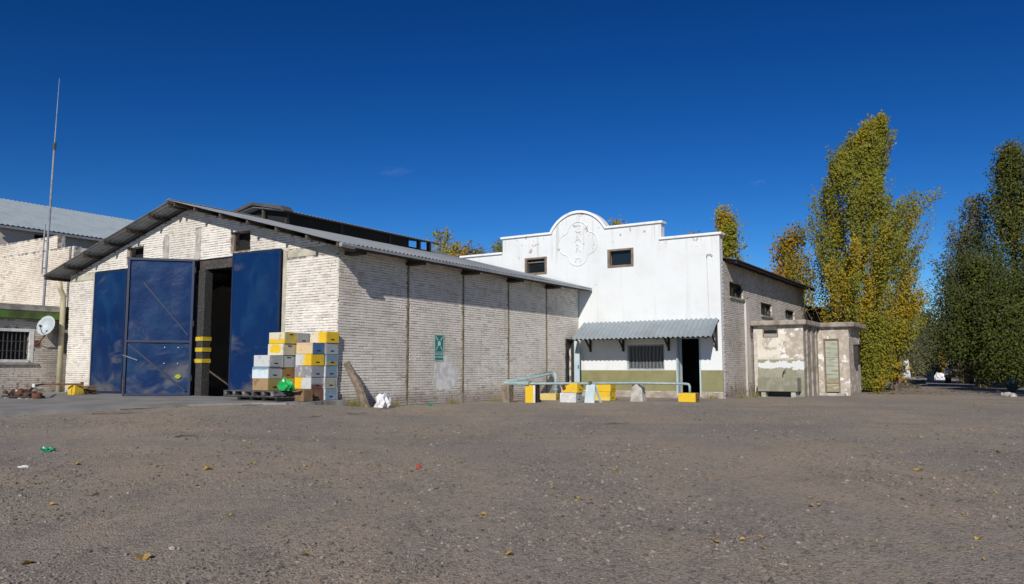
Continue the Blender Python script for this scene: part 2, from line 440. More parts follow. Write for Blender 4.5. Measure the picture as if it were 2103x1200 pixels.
def build_apron():                 # concrete drive in front of the blue doors, ragged edge
    edge = [(.32, .0), (.30, -.6), (.33, -1.2), (.22, -1.75), (-.35, -2.2), (-.85, -2.75), (-1.1, -3.4), (-1.35, -4.6), (-1.7, -6.4), (-2.1, -8.2), (-2.6, -10.5)]
    pts = []
    for (a, b), (c, d) in zip(edge[:-1], edge[1:]):
        for t in np.linspace(0, 1, 7)[:-1]:
            pts.append((a + (c - a) * t + random.uniform(-.014, .014), b + (d - b) * t + random.uniform(-.014, .014)))
    pts.append(edge[-1])
    cols = np.concatenate([[0], np.linspace(.35, 13.2, 24)]); V = []; Fq = []
    for (p, q) in pts:
        for j, c in enumerate(cols):
            pp = p - c if j else p
            V.append(tuple(S(max(pp, -13.4), q, apron_z(q) + .006 * mnoise.noise((pp, q, 0)) - (.0 if j else .012))))
    n = len(cols)
    for i in range(len(pts) - 1):
        for j in range(n - 1): Fq.append((i * n + j, i * n + j + 1, (i + 1) * n + j + 1, (i + 1) * n + j))
    base = len(V)
    for (p, q) in pts: V.append(tuple(S(p + .03, q, -.4)))
    for i in range(len(pts) - 1): Fq.append((i * n, (i + 1) * n, base + i + 1, base + i))
    i0 = (len(pts) - 1) * n; b2 = len(V)
    for j in range(n):
        w_ = V[i0 + j]; V.append((w_[0], w_[1], -.5))
    for j in range(n - 1): Fq.append((i0 + j + 1, i0 + j, b2 + j, b2 + j + 1))
    o = npmesh('concrete_apron', V, Fq, M_APRON); tag(o, kind='structure')
build_apron()

# ------------------------------------------------------------------ walls and bricks
def inside(poly, x, y):
    c = False; n = len(poly); j = n - 1
    for i in range(n):
        xi, yi = poly[i]; xj, yj = poly[j]
        if (yi > y) != (yj > y) and x < (xj - xi) * (y - yi) / (yj - yi) + xi: c = not c
        j = i
    return c
def wall(name, outline, holes, fmap, thick, mat, parent):
    """slab with real openings; fmap(s, z, d) gives a point d metres into the wall"""
    V2 = []; E = []
    def loop(pts):
        i = len(V2); V2.extend([Vector(p) for p in pts]); n = len(pts)
        E.extend([(i + k, i + (k + 1) % n) for k in range(n)])
    loop(outline)
    for (a, b, c, d) in holes: loop([(a, c), (b, c), (b, d), (a, d)])
    vs_, es_, fs_, *_ = delaunay_2d_cdt(V2, E, [], 0, 1e-5)
    keep = []
    for f in fs_:
        cx = sum(vs_[i].x for i in f) / len(f); cz = sum(vs_[i].y for i in f) / len(f)
        if inside(outline, cx, cz) and not any(a < cx < b and c < cz < d for a, b, c, d in holes): keep.append(tuple(f))
    n = len(vs_); mb = MB()
    mb.v = [tuple(fmap(v.x, v.y, 0)) for v in vs_] + [tuple(fmap(v.x, v.y, thick)) for v in vs_]
    cnt = {}
    for f in keep:
        mb.f.append(f); mb.f.append(tuple(n + i for i in reversed(f)))
        for k in range(len(f)):
            e = (f[k], f[(k + 1) % len(f)]); cnt[tuple(sorted(e))] = cnt.get(tuple(sorted(e)), []) + [e]
    for k, v in cnt.items():
        if len(v) == 1: a, b = v[0]; mb.f.append((b, a, n + a, n + b))
    return mb.build(name, mat, parent)
def brick_list(outline, holes, course=.0665, L=.25, joint=.011, off=0.0):
    zs = [z for _, z in outline]; out = []; z = min(zs); r = 0
    while z < max(zs) - .02:
        z0, z1 = z + joint / 2, z + course - joint / 2
        zt = min(z1, max(zs) - 1e-3)
        def spans(zz):
            xs = []; n = len(outline)
            for i in range(n):
                (xa, za), (xb, zb) = outline[i], outline[(i + 1) % n]
                if (za > zz) != (zb > zz): xs.append(xa + (xb - xa) * (zz - za) / (zb - za))
            xs.sort(); return [(xs[k], xs[k + 1]) for k in range(0, len(xs) - 1, 2)]
        iv = spans(zt - .004)
        if z1 <= max(zs):
            for (a, b, c, d) in holes:
                if z1 > c + .005 and z0 < d - .005:
                    nv = []
                    for (s0, s1) in iv:
                        if b <= s0 or a >= s1: nv.append((s0, s1)); continue
                        if a > s0: nv.append((s0, a))
                        if b < s1: nv.append((b, s1))
                    iv = nv
            for (s0, s1) in iv:
                x = math.floor((s0 - off) / L) * L + off + (L / 2 if r % 2 else 0) - L
                j = random.uniform(-.03, .03)
                while x < s1:
                    gp_ = random.choice((.0015, .0015, .004, .007))
                    a, b = max(s0, x + gp_ + j), min(s1, x + L - gp_ + j)
                    if b - a > .045: out.append((a, b, z0 + random.choice((-.0035, -.002, 0, .0015)) + random.uniform(-.001, .001), z1 + random.uniform(-.002, .003)))
                    x += L
        z += course; r += 1
    return out
BRICK_MESH = {}
def brick_mesh(kind, mat, i):       # a few uneven bricks shared by all single ones: unit size, proud along -y
    key = (kind, i)
    if key in BRICK_MESH: return BRICK_MESH[key]
    rnd = random.Random(i * 13 + 5); e = lambda s: rnd.uniform(-s, s)
    V = []
    for zz in (0, 1):
        for xx in (0, 1): V.append((xx, .012, zz))
        for xx in (0, 1): V.append((xx + (.014 if xx == 0 else -.014) + e(.005), -.011 + e(.0012), zz + (.07 if zz == 0 else -.07) + e(.05)))
    me = bpy.data.meshes.new('brick')
    me.from_pydata(V, [], [(2, 3, 7, 6), (0, 2, 6, 4), (3, 1, 5, 7), (6, 7, 5, 4), (0, 1, 3, 2)])
    me.materials.append(mat); BRICK_MESH[key] = me; return me
def lay_bricks(bl, fmap, axis_rot, mat, matkey, wall_ob, root, single=None):
    """single: function(point) -> True when that brick is laid as an object of its own"""
    o3 = ORG[root.name]; V = []; Fq = []
    for (a, b, c, d) in bl:
        mid = fmap((a + b) / 2, (c + d) / 2, 0)
        if single and single(mid):
            ob = bpy.data.objects.new('brick', brick_mesh(matkey, mat, random.randrange(10))); COL.objects.link(ob)
            ob.parent = wall_ob; pt = fmap(a if axis_rot == 0 else b if axis_rot == 2 else a, c, 0)
            ob.location = (pt[0] - o3[0], pt[1] - o3[1], pt[2] - o3[2])
            ob.rotation_euler = (0, 0, (0, rad(90))[1 if axis_rot == 1 else 0])
            ob.scale = (b - a, 1, d - c); continue
        pr = -.010 + random.uniform(-.001, .001); e = lambda s: random.uniform(-s, s) * .5
        i = len(V); w = .005
        for (s_, z_, dd) in ((a, c, .006), (b, c, .006), (b, d, .006), (a, d, .006),
                             (a + .003 + e(.001), c + w + e(.003), pr + e(.001)), (b - .003 + e(.001), c + w + e(.003), pr + e(.001)),
                             (b - .003 + e(.001), d - w + e(.003), pr + e(.001)), (a + .003 + e(.001), d - w + e(.003), pr + e(.001))):
            q = fmap(s_, z_, dd); V.append((q[0] - o3[0], q[1] - o3[1], q[2] - o3[2]))
        Fq += [(i + 4, i + 5, i + 6, i + 7), (i, i + 1, i + 5, i + 4), (i + 1, i + 2, i + 6, i + 5), (i + 2, i + 3, i + 7, i + 6), (i + 3, i, i + 4, i + 7)]
    if V:
        ob = npmesh('brick_courses', V, Fq, mat, wall_ob); tag(ob, kind='stuff')

def corrugated(P00, P10, P01, pitch, amp, nslope=2, per=6, thick=0.0, sag=0.0):
    """sheet spanned by P00->P10 (across the waves) and P00->P01 (down the slope)"""
    P00, P10, P01 = Vector(P00), Vector(P10), Vector(P01)
    A = P10 - P00; B = P01 - P00; N = A.cross(B).normalized()
    if N.z < 0: N = -N
    n = max(2, int(A.length / pitch * per)); mb = MB()
    def layer(o):
        i0 = len(mb.v)
        for j in range(nslope + 1):
            for i in range(n + 1):
                t = i / n
                w = amp * math.sin(2 * math.pi * t * A.length / pitch) + sag * mnoise.noise((t * A.length * .6, j * 1.3, 2.2))
                mb.v.append(tuple(P00 + A * t + B * (j / nslope) + N * (w + o)))
        for j in range(nslope):
            for i in range(n):
                a = i0 + j * (n + 1) + i; mb.f.append((a, a + 1, a + n + 2, a + n + 1))
        return i0
    a0 = layer(0.0); b0 = layer(-.006)
    for j0 in (0, nslope):
        for i in range(n):
            a = a0 + j0 * (n + 1) + i; b = b0 + j0 * (n + 1) + i; mb.f.append((a, a + 1, b + 1, b))
    for i0 in (0, n):
        for j in range(nslope):
            a = a0 + j * (n + 1) + i0; b = b0 + j * (n + 1) + i0; c = n + 1; mb.f.append((a, a + c, b + c, b))
    return mb

# ------------------------------------------------------------------ warehouse
WH = thing('warehouse', 'white brick warehouse with big blue metal doors under a gabled corrugated roof', 'building', 0, 0, 0.0)
SL = .264
def under(p):                        # underside of the roof sheet
    return 3.77 + SL * (.62 - p) if p > -6 else 3.77 + SL * (.62 + 12 + p)
def build_warehouse():
    gm = lambda s, z, d: (s, d, z)
    so = lambda p: under(p) - .12
    out = [(-12, -.3), (0, -.3), (0, so(0)), (-6, so(-6)), (-12, so(-12))]
    door = (-10.55, -1.97, -.301, 3.88)
    holes = [(-10.55, -1.97, -.25, 3.88), (-4.08, -3.28, 3.97, 4.53), (-8.92, -8.07, 3.98, 4.50)]
    gw = wall('gable_wall', out, holes, gm, .28, M_MORTAR, WH)
    nob = holes[1:] + [(-10.65, -1.84, -.4, 3.88), (-1.8, .05, 3.66, 3.86), (-12.1, -10.6, 3.64, 3.86), (-7.12, -6.82, 3.88, 4.72), (-5.62, -5.36, 3.88, 4.80)]
    bl = brick_list([(-12, .02), (0, .02), (0, so(0)), (-6, so(-6)), (-12, so(-12))], nob)
    near = lambda m: m[0] > -1.9 and m[2] > 1.0 and m[2] < 3.7 or (m[0] > -1.9 and m[2] < 1.0 and m[0] < -1.1)
    cand = sorted([b for b in bl if -1.84 < b[0] and b[2] > 1.55], key=lambda b: -b[1])
    pick = set(cand[:140])
    lay_bricks([b for b in bl if b in pick], gm, 0, M_BRICK, 'w', gw, WH, single=lambda m: True)
    lay_bricks([b for b in bl if b not in pick], gm, 0, M_BRICK, 'w', gw, WH)
    for (a, b, c, d) in ((-1.8, .012, 3.66, 3.86), (-12.0, -10.6, 3.64, 3.86)):
        MB().box(a, b, -.018, .02, c, d).build('ring_beam', M_CREAM, gw, bevel=.004)
    for (a, b, c, d) in ((-7.10, -6.84, 3.90, 4.70), (-5.60, -5.38, 3.90, 4.78)):
        MB().box(a, b, -.016, .02, c, d).build('plaster_strip', M_CONCL, gw, bevel=.004)
    for (a, b, c, d) in holes[1:]:
        f = MB().box(a, a + .06, .06, .12, c, d).box(b - .06, b, .06, .12, c, d).box(a + .06, b - .06, .06, .12, c, c + .05).build('vent_frame', M_FRAMEW, gw)
        MB().box(a, b, .285, .30, c, d).build('black_backing', M_BLACK, f)  # flat black sheet closing the opening behind the frame
    # long wall facing the yard
    sm = lambda s, z, d: (-d, s, z)
    top = so(0)
    sd = [(11.46, 12.10, -.25, 1.93)]
    sw = wall('side_wall', [(0.29, -.4), (12.45, -.4), (12.45, top), (0.29, top)], sd, sm, .28, M_MORTAR, WH)
    strips = [2.62, 5.16, 7.64, 10.08]
    nob = [(11.40, 12.16, -.4, 1.99)] + [(q - .05, q + .05, -.4, 4) for q in strips]
    bl = brick_list([(0.0, -.34), (12.45, -.34), (12.45, top), (0.0, top)], nob, off=.06)
    cand = sorted([b for b in bl if b[2] > .45], key=lambda b: b[0] + abs(b[2] - 1.2) * .25)
    pick = set(cand[:160])
    lay_bricks([b for b in bl if b in pick], sm, 1, M_BRICK, 'w', sw, WH, single=lambda m: True)
    lay_bricks([b for b in bl if b not in pick], sm, 1, M_BRICK, 'w', sw, WH)
    for q in strips:
        MB().box(-.005, .016, q - .035, q + .035, -.3, top - .02).build('steel_strip', M_STEELP, sw)
    for q in [.30] + strips:
        MB().box(.0, .52, q - .13, q + .13, 3.62, 3.69).build('beam_end', M_DARK, sw, bevel=.006)
    pr_ = random.Random(4); pp_ = []
    for k in range(26):
        t_ = 2 * math.pi * k / 26; rr = 1 + pr_.uniform(-.16, .16)
        pp_.append((.010, 4.28 + .56 * rr * math.cos(t_), .66 + .44 * rr * math.sin(t_) * (1.1 if math.sin(t_) > 0 else 1)))
    MB().prism(pp_, (.0035, 0, 0)).build('plaster_patch', simple('pale_patch', (.74, .74, .73), .95, c2=(.56, .54, .51), sc_=5, bump=.6, lo=.42, hi=.62), sw)
    # door in the long wall
    df = MB().box(-.10, .02, 11.46, 11.51, -.2, 1.93).box(-.10, .02, 12.05, 12.10, -.2, 1.93).box(-.10, .02, 11.51, 12.05, 1.88, 1.93).build('door_frame', M_DARK, sw)
    dl = MB().box(.03, .25, 12.045, 12.085, -.14, 1.86).build('door_leaf', M_PALEBLUE, sw, bevel=.005)
    MB().box(.20, .23, 12.02, 12.045, .85, .97).build('handle', M_DARKSTEEL, dl)
    MB().box(-12.0, -11.72, .28, 12.45, -.3, so(-12)).build('far_side_wall', M_BRICK, WH)
    MB().box(-11.72, -.28, 12.10, 12.40, -.3, so(-12)).build('back_wall', M_BRICK, WH)
    # roof
    e0 = .62; zr = under(-6)
    rb = corrugated((e0, -.62, under(e0) + .03), (e0, 12.40, under(e0) + .03), (-6.0, -.62, zr + .03), .152, .018, 3, 6, sag=.012)
    rf = rb.build('roof', M_ROOF, WH, flipfix=False)
    corrugated((-12 - e0, -.62, under(e0) + .03), (-12 - e0, 12.40, under(e0) + .03), (-6.0, -.62, zr + .03), .152, .018, 3, 6, sag=.012).build('roof_slope', M_ROOF, rf, flipfix=False)
    for p in (.50, -.55, -1.65, -2.75, -3.85, -4.95, -5.85, -6.15, -7.05, -8.15, -9.25, -10.35, -11.45, -12.50):
        z = under(p) - .005
        MB().box(p - .035, p + .035, -.57, 12.38, z - .10, z).build('purlin', M_RAFTER, rf)
    for q in (2.62, 5.16, 7.64, 10.08):
        for sgn in (1, -1):
            pe = -6 + sgn * 6.3
            MB().bar((pe, q, under(pe) - .16), (-6, q, zr - .16), .08, .12).build('rafter', M_RAFTER, rf)
    MB().tube([(e0 + .02, -.60, under(e0) - .03), (e0 + .02, -.15, under(e0) - .04)], .06, 8).build('gutter_stub', M_ROOF, rf)
    MB().box(e0 - .012, e0 - .002, -.1, 12.38, under(e0) - .05, under(e0) + .012).build('eave_strip', M_ROOF, rf)
    MB().prism([(-6.16, -.64, zr + .02), (-6.0, -.64, zr + .075), (-5.84, -.64, zr + .02), (-6.0, -.64, zr + .05)], (0, 12.95, 0)).build('ridge_cap', M_ROOF, rf)
    # raised ridge vent
    rv = MB()
    q0, q1 = 2.55, 9.55
    zE, zR, pe0 = 5.60, 5.84, -4.58
    pe1 = -12 - pe0
    mon = corrugated((pe0, q0 - .3, zE), (pe0, q1 + .35, zE), (-6.0, q0 - .3, zR), .152, .018, 1, 6).build('ridge_vent', M_ROOF, WH, flipfix=False)
    corrugated((pe1, q0 - .3, zE), (pe1, q1 + .35, zE), (-6.0, q0 - .3, zR), .152, .018, 1, 6).build('vent_roof', M_ROOF, mon, flipfix=False)
    for p in (pe0 - .25, pe1 + .25):
        for q in (q0 + .05, 4.9, 7.3, 8.95, q1):
            MB().box(p - .06, p + .06, q - .06, q + .06, under(p) - .02, zE + .04).build('post', M_DARK, mon)
        MB().box(p - .03, p + .03, q0 + .11, 8.35, under(p) + .03, zE + .03).build('vent_shade_sheet', M_BLACK, mon)  # black sheet painted as the shade inside the open vent side
    MB().prism([(pe0 - .36, q0 - .02, under(pe0 - .3)), (pe0 - .15, q0 - .02, zE + .0), (-6.0, q0 - .02, zR - .05), (pe1 + .15, q0 - .02, zE + .0), (pe1 + .36, q0 - .02, under(pe1 + .3)), (-6, q0 - .02, under(-6) + .02)], (0, .04, 0)).build('gable_shade_sheet', M_BLACK, mon)  # black sheet stands in for the shaded underside of the vent end
    MB().bar((-5.6, q0 - .2, zR - .08), (-5.6, q0 - .2, under(-5.6)), .07, .07).build('king_post', M_RAFTER, mon)
    hp = [(pe1 - .03, q0 - .34, zE - .01), (pe1 + .12, q0 - .34, zE + .15), (-6.0, q0 - .34, 5.99), (pe0 - .12, q0 - .34, zE + .15), (pe0 + .03, q0 - .34, zE - .01), (pe0 - .10, q0 - .34, zE + .03), (-6.0, q0 - .34, 5.90), (pe1 + .10, q0 - .34, zE + .03)]
    MB().prism(hp, (0, .42, 0)).build('end_hood', M_ROOFD, mon)
    MB().box(pe0 - .02, pe0 + .01, q0 - .28, q1 + .33, zE - .05, zE - .005).build('eave_strip', M_DARK, mon)
    # doors
    def leaf(name, a, b, zt, label, frame_side, seed, brace):
        """a, b: hinge and free bottom corners (p, q); outer face looks to the camera"""
        a = Vector((a[0], a[1], 0)); b = Vector((b[0], b[1], 0)); d = (b - a); w = d.length; d.normalize()
        nrm = Vector((d.y, -d.x, 0))
        if nrm.y > 0: nrm = -nrm
        nx, nz = 22, 40; V = []; z0 = .10
        for j in range(nz + 1):
            for i in range(nx + 1):
                s = i / nx * w; z = z0 + (zt - z0) * j / nz
                edge = min(1, 6 * min(i / nx, 1 - i / nx)) * min(1, 8 * min(j / nz, 1 - j / nz))
                dent = edge * (.040 * mnoise.noise((s * .9, z * .8, seed)) + .020 * mnoise.noise((s * 2.2, z * 1.6, seed + 4)))
                pt = a + d * s + nrm * (.02 + dent); V.append((pt.x, pt.y, z))
        n = nx + 1; Fq = [(j * n + i, j * n + i + 1, (j + 1) * n + i + 1, (j + 1) * n + i) for j in range(nz) for i in range(nx)]
        lf = npmesh(name, V, Fq, M_BLUE, WH, smooth=True)
        if label: lf['label'] = label
        pt = lambda s, z, o=0.0: a + d * s + nrm * o + Vector((0, 0, z))
        MB().hexa([pt(0, z0, -.025), pt(w, z0, -.025), pt(w, z0, -.006), pt(0, z0, -.006)], [pt(0, zt, -.025), pt(w, zt, -.025), pt(w, zt, -.006), pt(0, zt, -.006)]).build('back_sheet', M_BLUEF, lf)
        o = .045 if frame_side else -.0
        bars = [((.03, z0), (.03, zt)), ((w - .03, z0), (w - .03, zt)), ((.06, zt - .03), (w - .06, zt - .03)), ((.06, z0 + .03), (w - .06, z0 + .03))]
        if brace: bars.append(((.06, 1.58), (w - .06, 1.58)))
        for (s0, zz0), (s1, zz1) in bars:
            MB().bar(pt(s0, zz0, o), pt(s1, zz1, o), .06, .055, up=nrm).build('frame_bar', M_BLUEF, lf)
        return lf, pt, w
    leaf('door_leaf', (-10.53, -.03), (-8.80, -.03), 3.85, 'dull blue door leaf standing shut at the left jamb', False, 3.3, False)
    leaf('door_leaf', (-8.77, -.03), (-5.50, -.03), 3.85, None, False, 9.3, False)
    lf, pt, w = leaf('door_leaf', (-5.46, -.10), (-6.66, -1.34), 3.88, 'framed blue door leaf swung open towards the yard', True, 14.7, True)
    MB().bar(pt(w - .1, 1.50, .05), pt(.12, .22, .05), .055, .05).build('brace', M_BLUEF, lf)
    MB().bar(pt(w - .42, 3.2, .045), pt(.10, 1.75, .045), .03, .035).build('brace', M_BLUEF, lf)
    MB().tube([pt(w + .02, 1.20, .06), pt(w - .35, 1.06, .07)], .016, 6).build('bolt_rod', M_GALV, lf)
    MB().tube([pt(w - .02, .06, .07), pt(w - .02, .62, .07)], .022, 6).build('drop_bolt', M_DARKSTEEL, lf)
    for zz in (.5, 2.0, 3.5): MB().tube([pt(-.01, zz, .03), pt(-.01, zz + .16, .03)], .025, 6).build('hinge', M_DARKSTEEL, lf)
    for s_, z_ in ((.35, 1.42), (.7, 1.42), (.35, .98), (.7, .98)):
        MB().tube([pt(s_, z_, .02), pt(s_, z_, .045)], .014, 6).build('bolt_head', M_WHITEP, lf)
    for k in range(1):
        sp = MB()
        n = 18; pts = [pt(.33 + .075 * math.cos(t / n * 6.283) * (1 + .18 * math.sin(3 * t)), .62 + .06 * math.sin(t / n * 6.283), .040) for t in range(n)]
        sp.prism(pts, tuple((pt(0, 0, .004) - pt(0, 0, 0)))).build('paint_splash', simple('lime_splash', (.30, .36, .02), .5), lf)
    leaf('door_leaf', (-2.00, -.05), (-3.76, -.16), 3.92, 'plain blue door leaf at the right of the opening', False, 21.1, False)
    MB().box(-1.97, -1.84, -.02, .20, -.05, 3.86).build('door_jamb', M_CREAM, WH, bevel=.006)
    MB().box(-10.66, -10.55, -.02, .20, -.05, 3.86).build('door_jamb', M_CREAM, WH, bevel=.006)
    MB().box(-5.44, -2.0, .05, .26, 3.60, 3.878).build('lintel', M_DARKSTEEL, WH)
    ps = MB().box(-5.42, -5.14, .0, .26, -.1, 3.59).build('door_post', simple('speckled_post', (.030, .029, .028), .8, c2=(.11, .105, .10), sc_=30, lo=.54, hi=.66), WH, bevel=.01)
    for z in (1.05, 1.36, 1.66):
        MB().box(-5.435, -5.125, -.015, .275, z - .055, z + .055).build('hazard_band', M_BANDY, ps)
    # downpipe at the left corner
    MB().tube([(-12.05, -.34, 3.62), (-12.06, -.30, 3.40), (-12.12, -.14, 3.16), (-12.14, -.13, 2.9), (-12.14, -.13, .06)], .085, 10).build('downpipe', M_PVC, WH, smooth=True)
build_warehouse()
for i, (p, q, h) in enumerate(((-4.4, 3.2, .88), (-3.75, 3.6, .88), (-4.1, 4.3, .88))):
    t = thing('drum', ('blue drum in the dark nearest the open blue doors', 'blue drum inside the doorway behind the right door leaf', 'blue drum furthest back in the dark doorway')[i], 'drum', p, q, .09, 'drums standing inside the warehouse')
    MB().cyl((p, q, .09), .29, h, 18).build('drum_body', simple('drum_blue', (.03, .07, .16), .5), t, smooth=False)
    for z in (.35, .66): MB().cyl((p, q, z), .305, .03, 18).build('hoop', simple('drum_blue', (.03, .07, .16), .5), t)

# ------------------------------------------------------------------ winery building with the shaped facade
WB = thing('white_building', 'white building with curved parapet emblem and a grey awning along its front', 'building', 0, 12.48, -.15)
FQ = 12.48
def text_mesh(txt, size, depth):
    c = bpy.data.curves.new('t', 'FONT'); c.body = txt; c.size = size; c.extrude = depth; c.align_x = 'CENTER'; c.align_y = 'CENTER'
    o = bpy.data.objects.new('t', c); COL.objects.link(o)
    bpy.context.view_layer.update()
    me = bpy.data.meshes.new_from_object(o.evaluated_get(bpy.context.evaluated_depsgraph_get()))
    bpy.data.objects.remove(o); return me
def put_text(name, txt, size, depth, p, q, z, rotz, mat, parent, sx=1.0):
    me = text_mesh(txt, size, depth); me.name = name; me.materials.clear(); me.materials.append(mat)
    o = bpy.data.objects.new(name, me); COL.objects.link(o); o.parent = parent; o3 = origin(parent)
    o.location = (p - o3[0], q - o3[1], z - o3[2]); o.rotation_euler = (rad(90), 0, rotz); o.scale = (sx, 1, 1); return o
def build_white_building():
    fm = lambda s, z, d: (s, FQ + d, z)
    R_, ch = 1.263, 1.11; cz = 6.05 + .66 - R_
    a0 = math.atan2(6.05 - cz, ch)
    arc = [(R_ * math.cos(t), cz + R_ * math.sin(t)) for t in np.linspace(a0, math.pi - a0, 25)]
    top = [(5.43, 5.40), (3.33, 5.40), (3.33, 6.0), (1.11, 6.0)] + arc + [(-1.11, 6.0), (-3.40, 6.0), (-3.40, 5.40), (-5.45, 5.40)]
    out = [(-5.45, -.4), (5.43, -.4)] + top
    wins = [(-2.31, -1.40, 4.53, 5.11), (1.27, 2.22, 4.58, 5.16)]
    shop = (1.95, 3.37, .80, 1.70); door = (3.90, 4.64, -.14, 1.88)
    fw = wall('facade', out, wins + [shop, (door[0], door[1], -.399, door[3])], fm, .32, M_STUCCO, WB)
    # coping follows the parapet
    tp = [(5.52, 5.40)] + top[1:-1] + [(-5.50, 5.40)]
    cop = []
    for i in range(len(tp) - 1):
        a, b = Vector(tp[i]), Vector(tp[i + 1])
        if abs(a.x - b.x) < 1e-4: continue
        cop.append((a, b))
    runs = [cop[0:1], cop[1:2], cop[2:2 + len(arc) - 1 + 2]]
    for (x0, x1, z) in ((3.27, 5.52, 5.40), (1.12, 3.40, 6.0), (-3.47, -1.12, 6.0), (-5.5, -3.405, 5.40)):
        MB().box(x0, x1, FQ - .075, FQ + .36, z, z + .085).build('coping', M_COPING, fw, bevel=.012)
    ar = MB(); n = len(arc)
    for (x, z) in arc:
        d = Vector((x, z - cz)).normalized()
        for (r, q) in ((0, -.075), (0, .36), (.09, .36), (.09, -.075)): ar.v.append((x + d.x * r, FQ + q, z + d.y * r))
    for i in range(n - 1):
        for k in range(4): ar.f.append((i * 4 + k, i * 4 + (k + 1) % 4, i * 4 + 4 + (k + 1) % 4, i * 4 + 4 + k))
    ar.f += [(3, 2, 1, 0), tuple((n - 1) * 4 + k for k in range(4))]
    ar.build('arched_coping', M_COPING, fw)
    # quatrefoil relief with its stacked letters
    em = MB(); C0 = (0.0, 5.54); rl, dl = .42, .415
    pts = []
    for k in range(4):
        cx, cz_ = C0[0] + dl * math.cos(k * math.pi / 2), C0[1] + dl * math.sin(k * math.pi / 2)
        for t in np.linspace(-2.32, 2.32, 26):
            x, z = cx + rl * math.cos(t + k * math.pi / 2), cz_ + rl * math.sin(t + k * math.pi / 2)
            if all(math.hypot(x - C0[0] - dl * math.cos(j * math.pi / 2), z - C0[1] - dl * math.sin(j * math.pi / 2)) > rl - 1e-3 for j in range(4) if j != k): pts.append((x, z))
    pth = [(x, FQ - .006, z) for x, z in pts]; pth.append(pth[0])
    eb = em.tube(pth, .019, 6, caps=False).build('emblem', M_STUCCO, WB)
    for ch_, z in (('C', 6.10), ('A', 5.73), ('R', 5.36), ('H', 4.97)):
        put_text('emblem_letter', ch_, .42, .014, 0, FQ - .010, z, 0, M_STUCCO, eb)
    for (a, b, c, d) in wins:
        fr = MB().box(a - .045, a + .05, FQ - .02, FQ + .10, c - .05, d + .05).box(b - .05, b + .045, FQ - .02, FQ + .10, c - .05, d + .05).box(a + .05, b - .05, FQ - .02, FQ + .10, d - .02, d + .05).box(a + .05, b - .05, FQ - .02, FQ + .12, c - .05, c + .03).build('window', M_FRAMEW, fw, bevel=.004)
        MB().box(a + .05, b - .05, FQ + .16, FQ + .17, c + .03, d - .02).build('pane', M_GLASS, fr)
        if a < 0: MB().box(a + .05, b - .05, FQ + .08, FQ + .115, d - .15, d - .11).build('mullion', M_FRAMEW, fr)
    # ground floor window
    a, b, c, d = shop
    fr = MB().box(a, a + .05, FQ + .04, FQ + .12, c, d).box(b - .05, b, FQ + .04, FQ + .12, c, d).box(a + .05, b - .05, FQ + .04, FQ + .12, d - .05, d).box(a + .05, b - .05, FQ + .04, FQ + .12, c, c + .05).build('window', simple('grey_window_frame', (.35, .37, .39), .6), fw)
    for k in range(3):
        x0 = a + .05 + (b - a - .10) * k / 3; x1 = a + .05 + (b - a - .10) * (k + 1) / 3
        MB().box(x0 + .004, x1 - .004, FQ + .085, FQ + .095, c + .05, d - .05).build('pane', M_CURT, fr)
    # dado and bare strip, in runs that leave the door free
    for (x0, x1) in ((.02, 3.86), (4.68, 5.445)):
        MB().box(x0, x1, FQ - .006, FQ + .05, .06, .79).build('dado', M_OLIVE, fw)
        pl = MB(); nn = int((x1 - x0) / .12); ztop = [(.055 + .02 * mnoise.noise((x0 + i * .12, 1.3, 0))) for i in range(nn + 1)]
        P = [(x0 + (x1 - x0) * i / nn, FQ - .022, .058 - abs(mnoise.noise((i * .7, x0, .3))) * .04) for i in range(nn + 1)]
        pl.prism(P + [(x1, FQ - .022, -.35), (x0, FQ - .022, -.35)], (0, .05, 0)).build('plinth', M_PLINTH, fw)
    dfm = MB().box(3.84, 3.90, FQ - .03, FQ + .10, -.15, 1.90).box(4.64, 4.69, FQ - .015, FQ + .10, -.15, 1.90).box(3.90, 4.64, FQ - .015, FQ + .10, 1.88, 1.94).build('door_frame', M_PALEBLUE, fw)
    MB().box(3.85, 3.895, FQ - .13, FQ - .032, -.10, 1.85).build('door_leaf', M_PALEBLUE, dfm, bevel=.004)
    MB().box(3.85, 4.70, FQ - .18, FQ + .3, -.26, -.11).build('doorstep', M_CONC, fw, bevel=.01)
    # hall behind the facade
    sm = lambda s, z, d: (5.43 - d, s, z)
    wn_ = [(13.45, 15.05, 3.36, 3.88), (17.35, 18.95, 2.93, 3.43), (21.1, 22.7, 2.98, 3.38)]
    q0, q1 = FQ + .325, 24.6
    sw = wall('side_wall', [(q0, -.4), (q1, -.4), (q1, 4.52), (q0, 4.52)], wn_, sm, .3, M_MORTAR, WB)
    bl = brick_list([(FQ + .0, -.3), (q1, -.3), (q1, 4.50), (FQ + .0, 4.50)], wn_ + [(15.10, 15.62, -.4, 3.40)])
    bl = [b for b in bl if b[0] > FQ + .05]
    cand = sorted(bl, key=lambda b: b[0] + abs(b[2] - 1.6) * .3); pick = set(cand[:220])
    lay_bricks([b for b in bl if b in pick], sm, 1, M_BRICK2, 'o', sw, WB, single=lambda m: True)
    lay_bricks([b for b in bl if b not in pick], sm, 1, M_BRICK2, 'o', sw, WB)
    MB().box(5.40, 5.50, 15.14, 15.58, -.3, 3.38).build('pilaster', M_BRICK2, sw, bevel=.01)
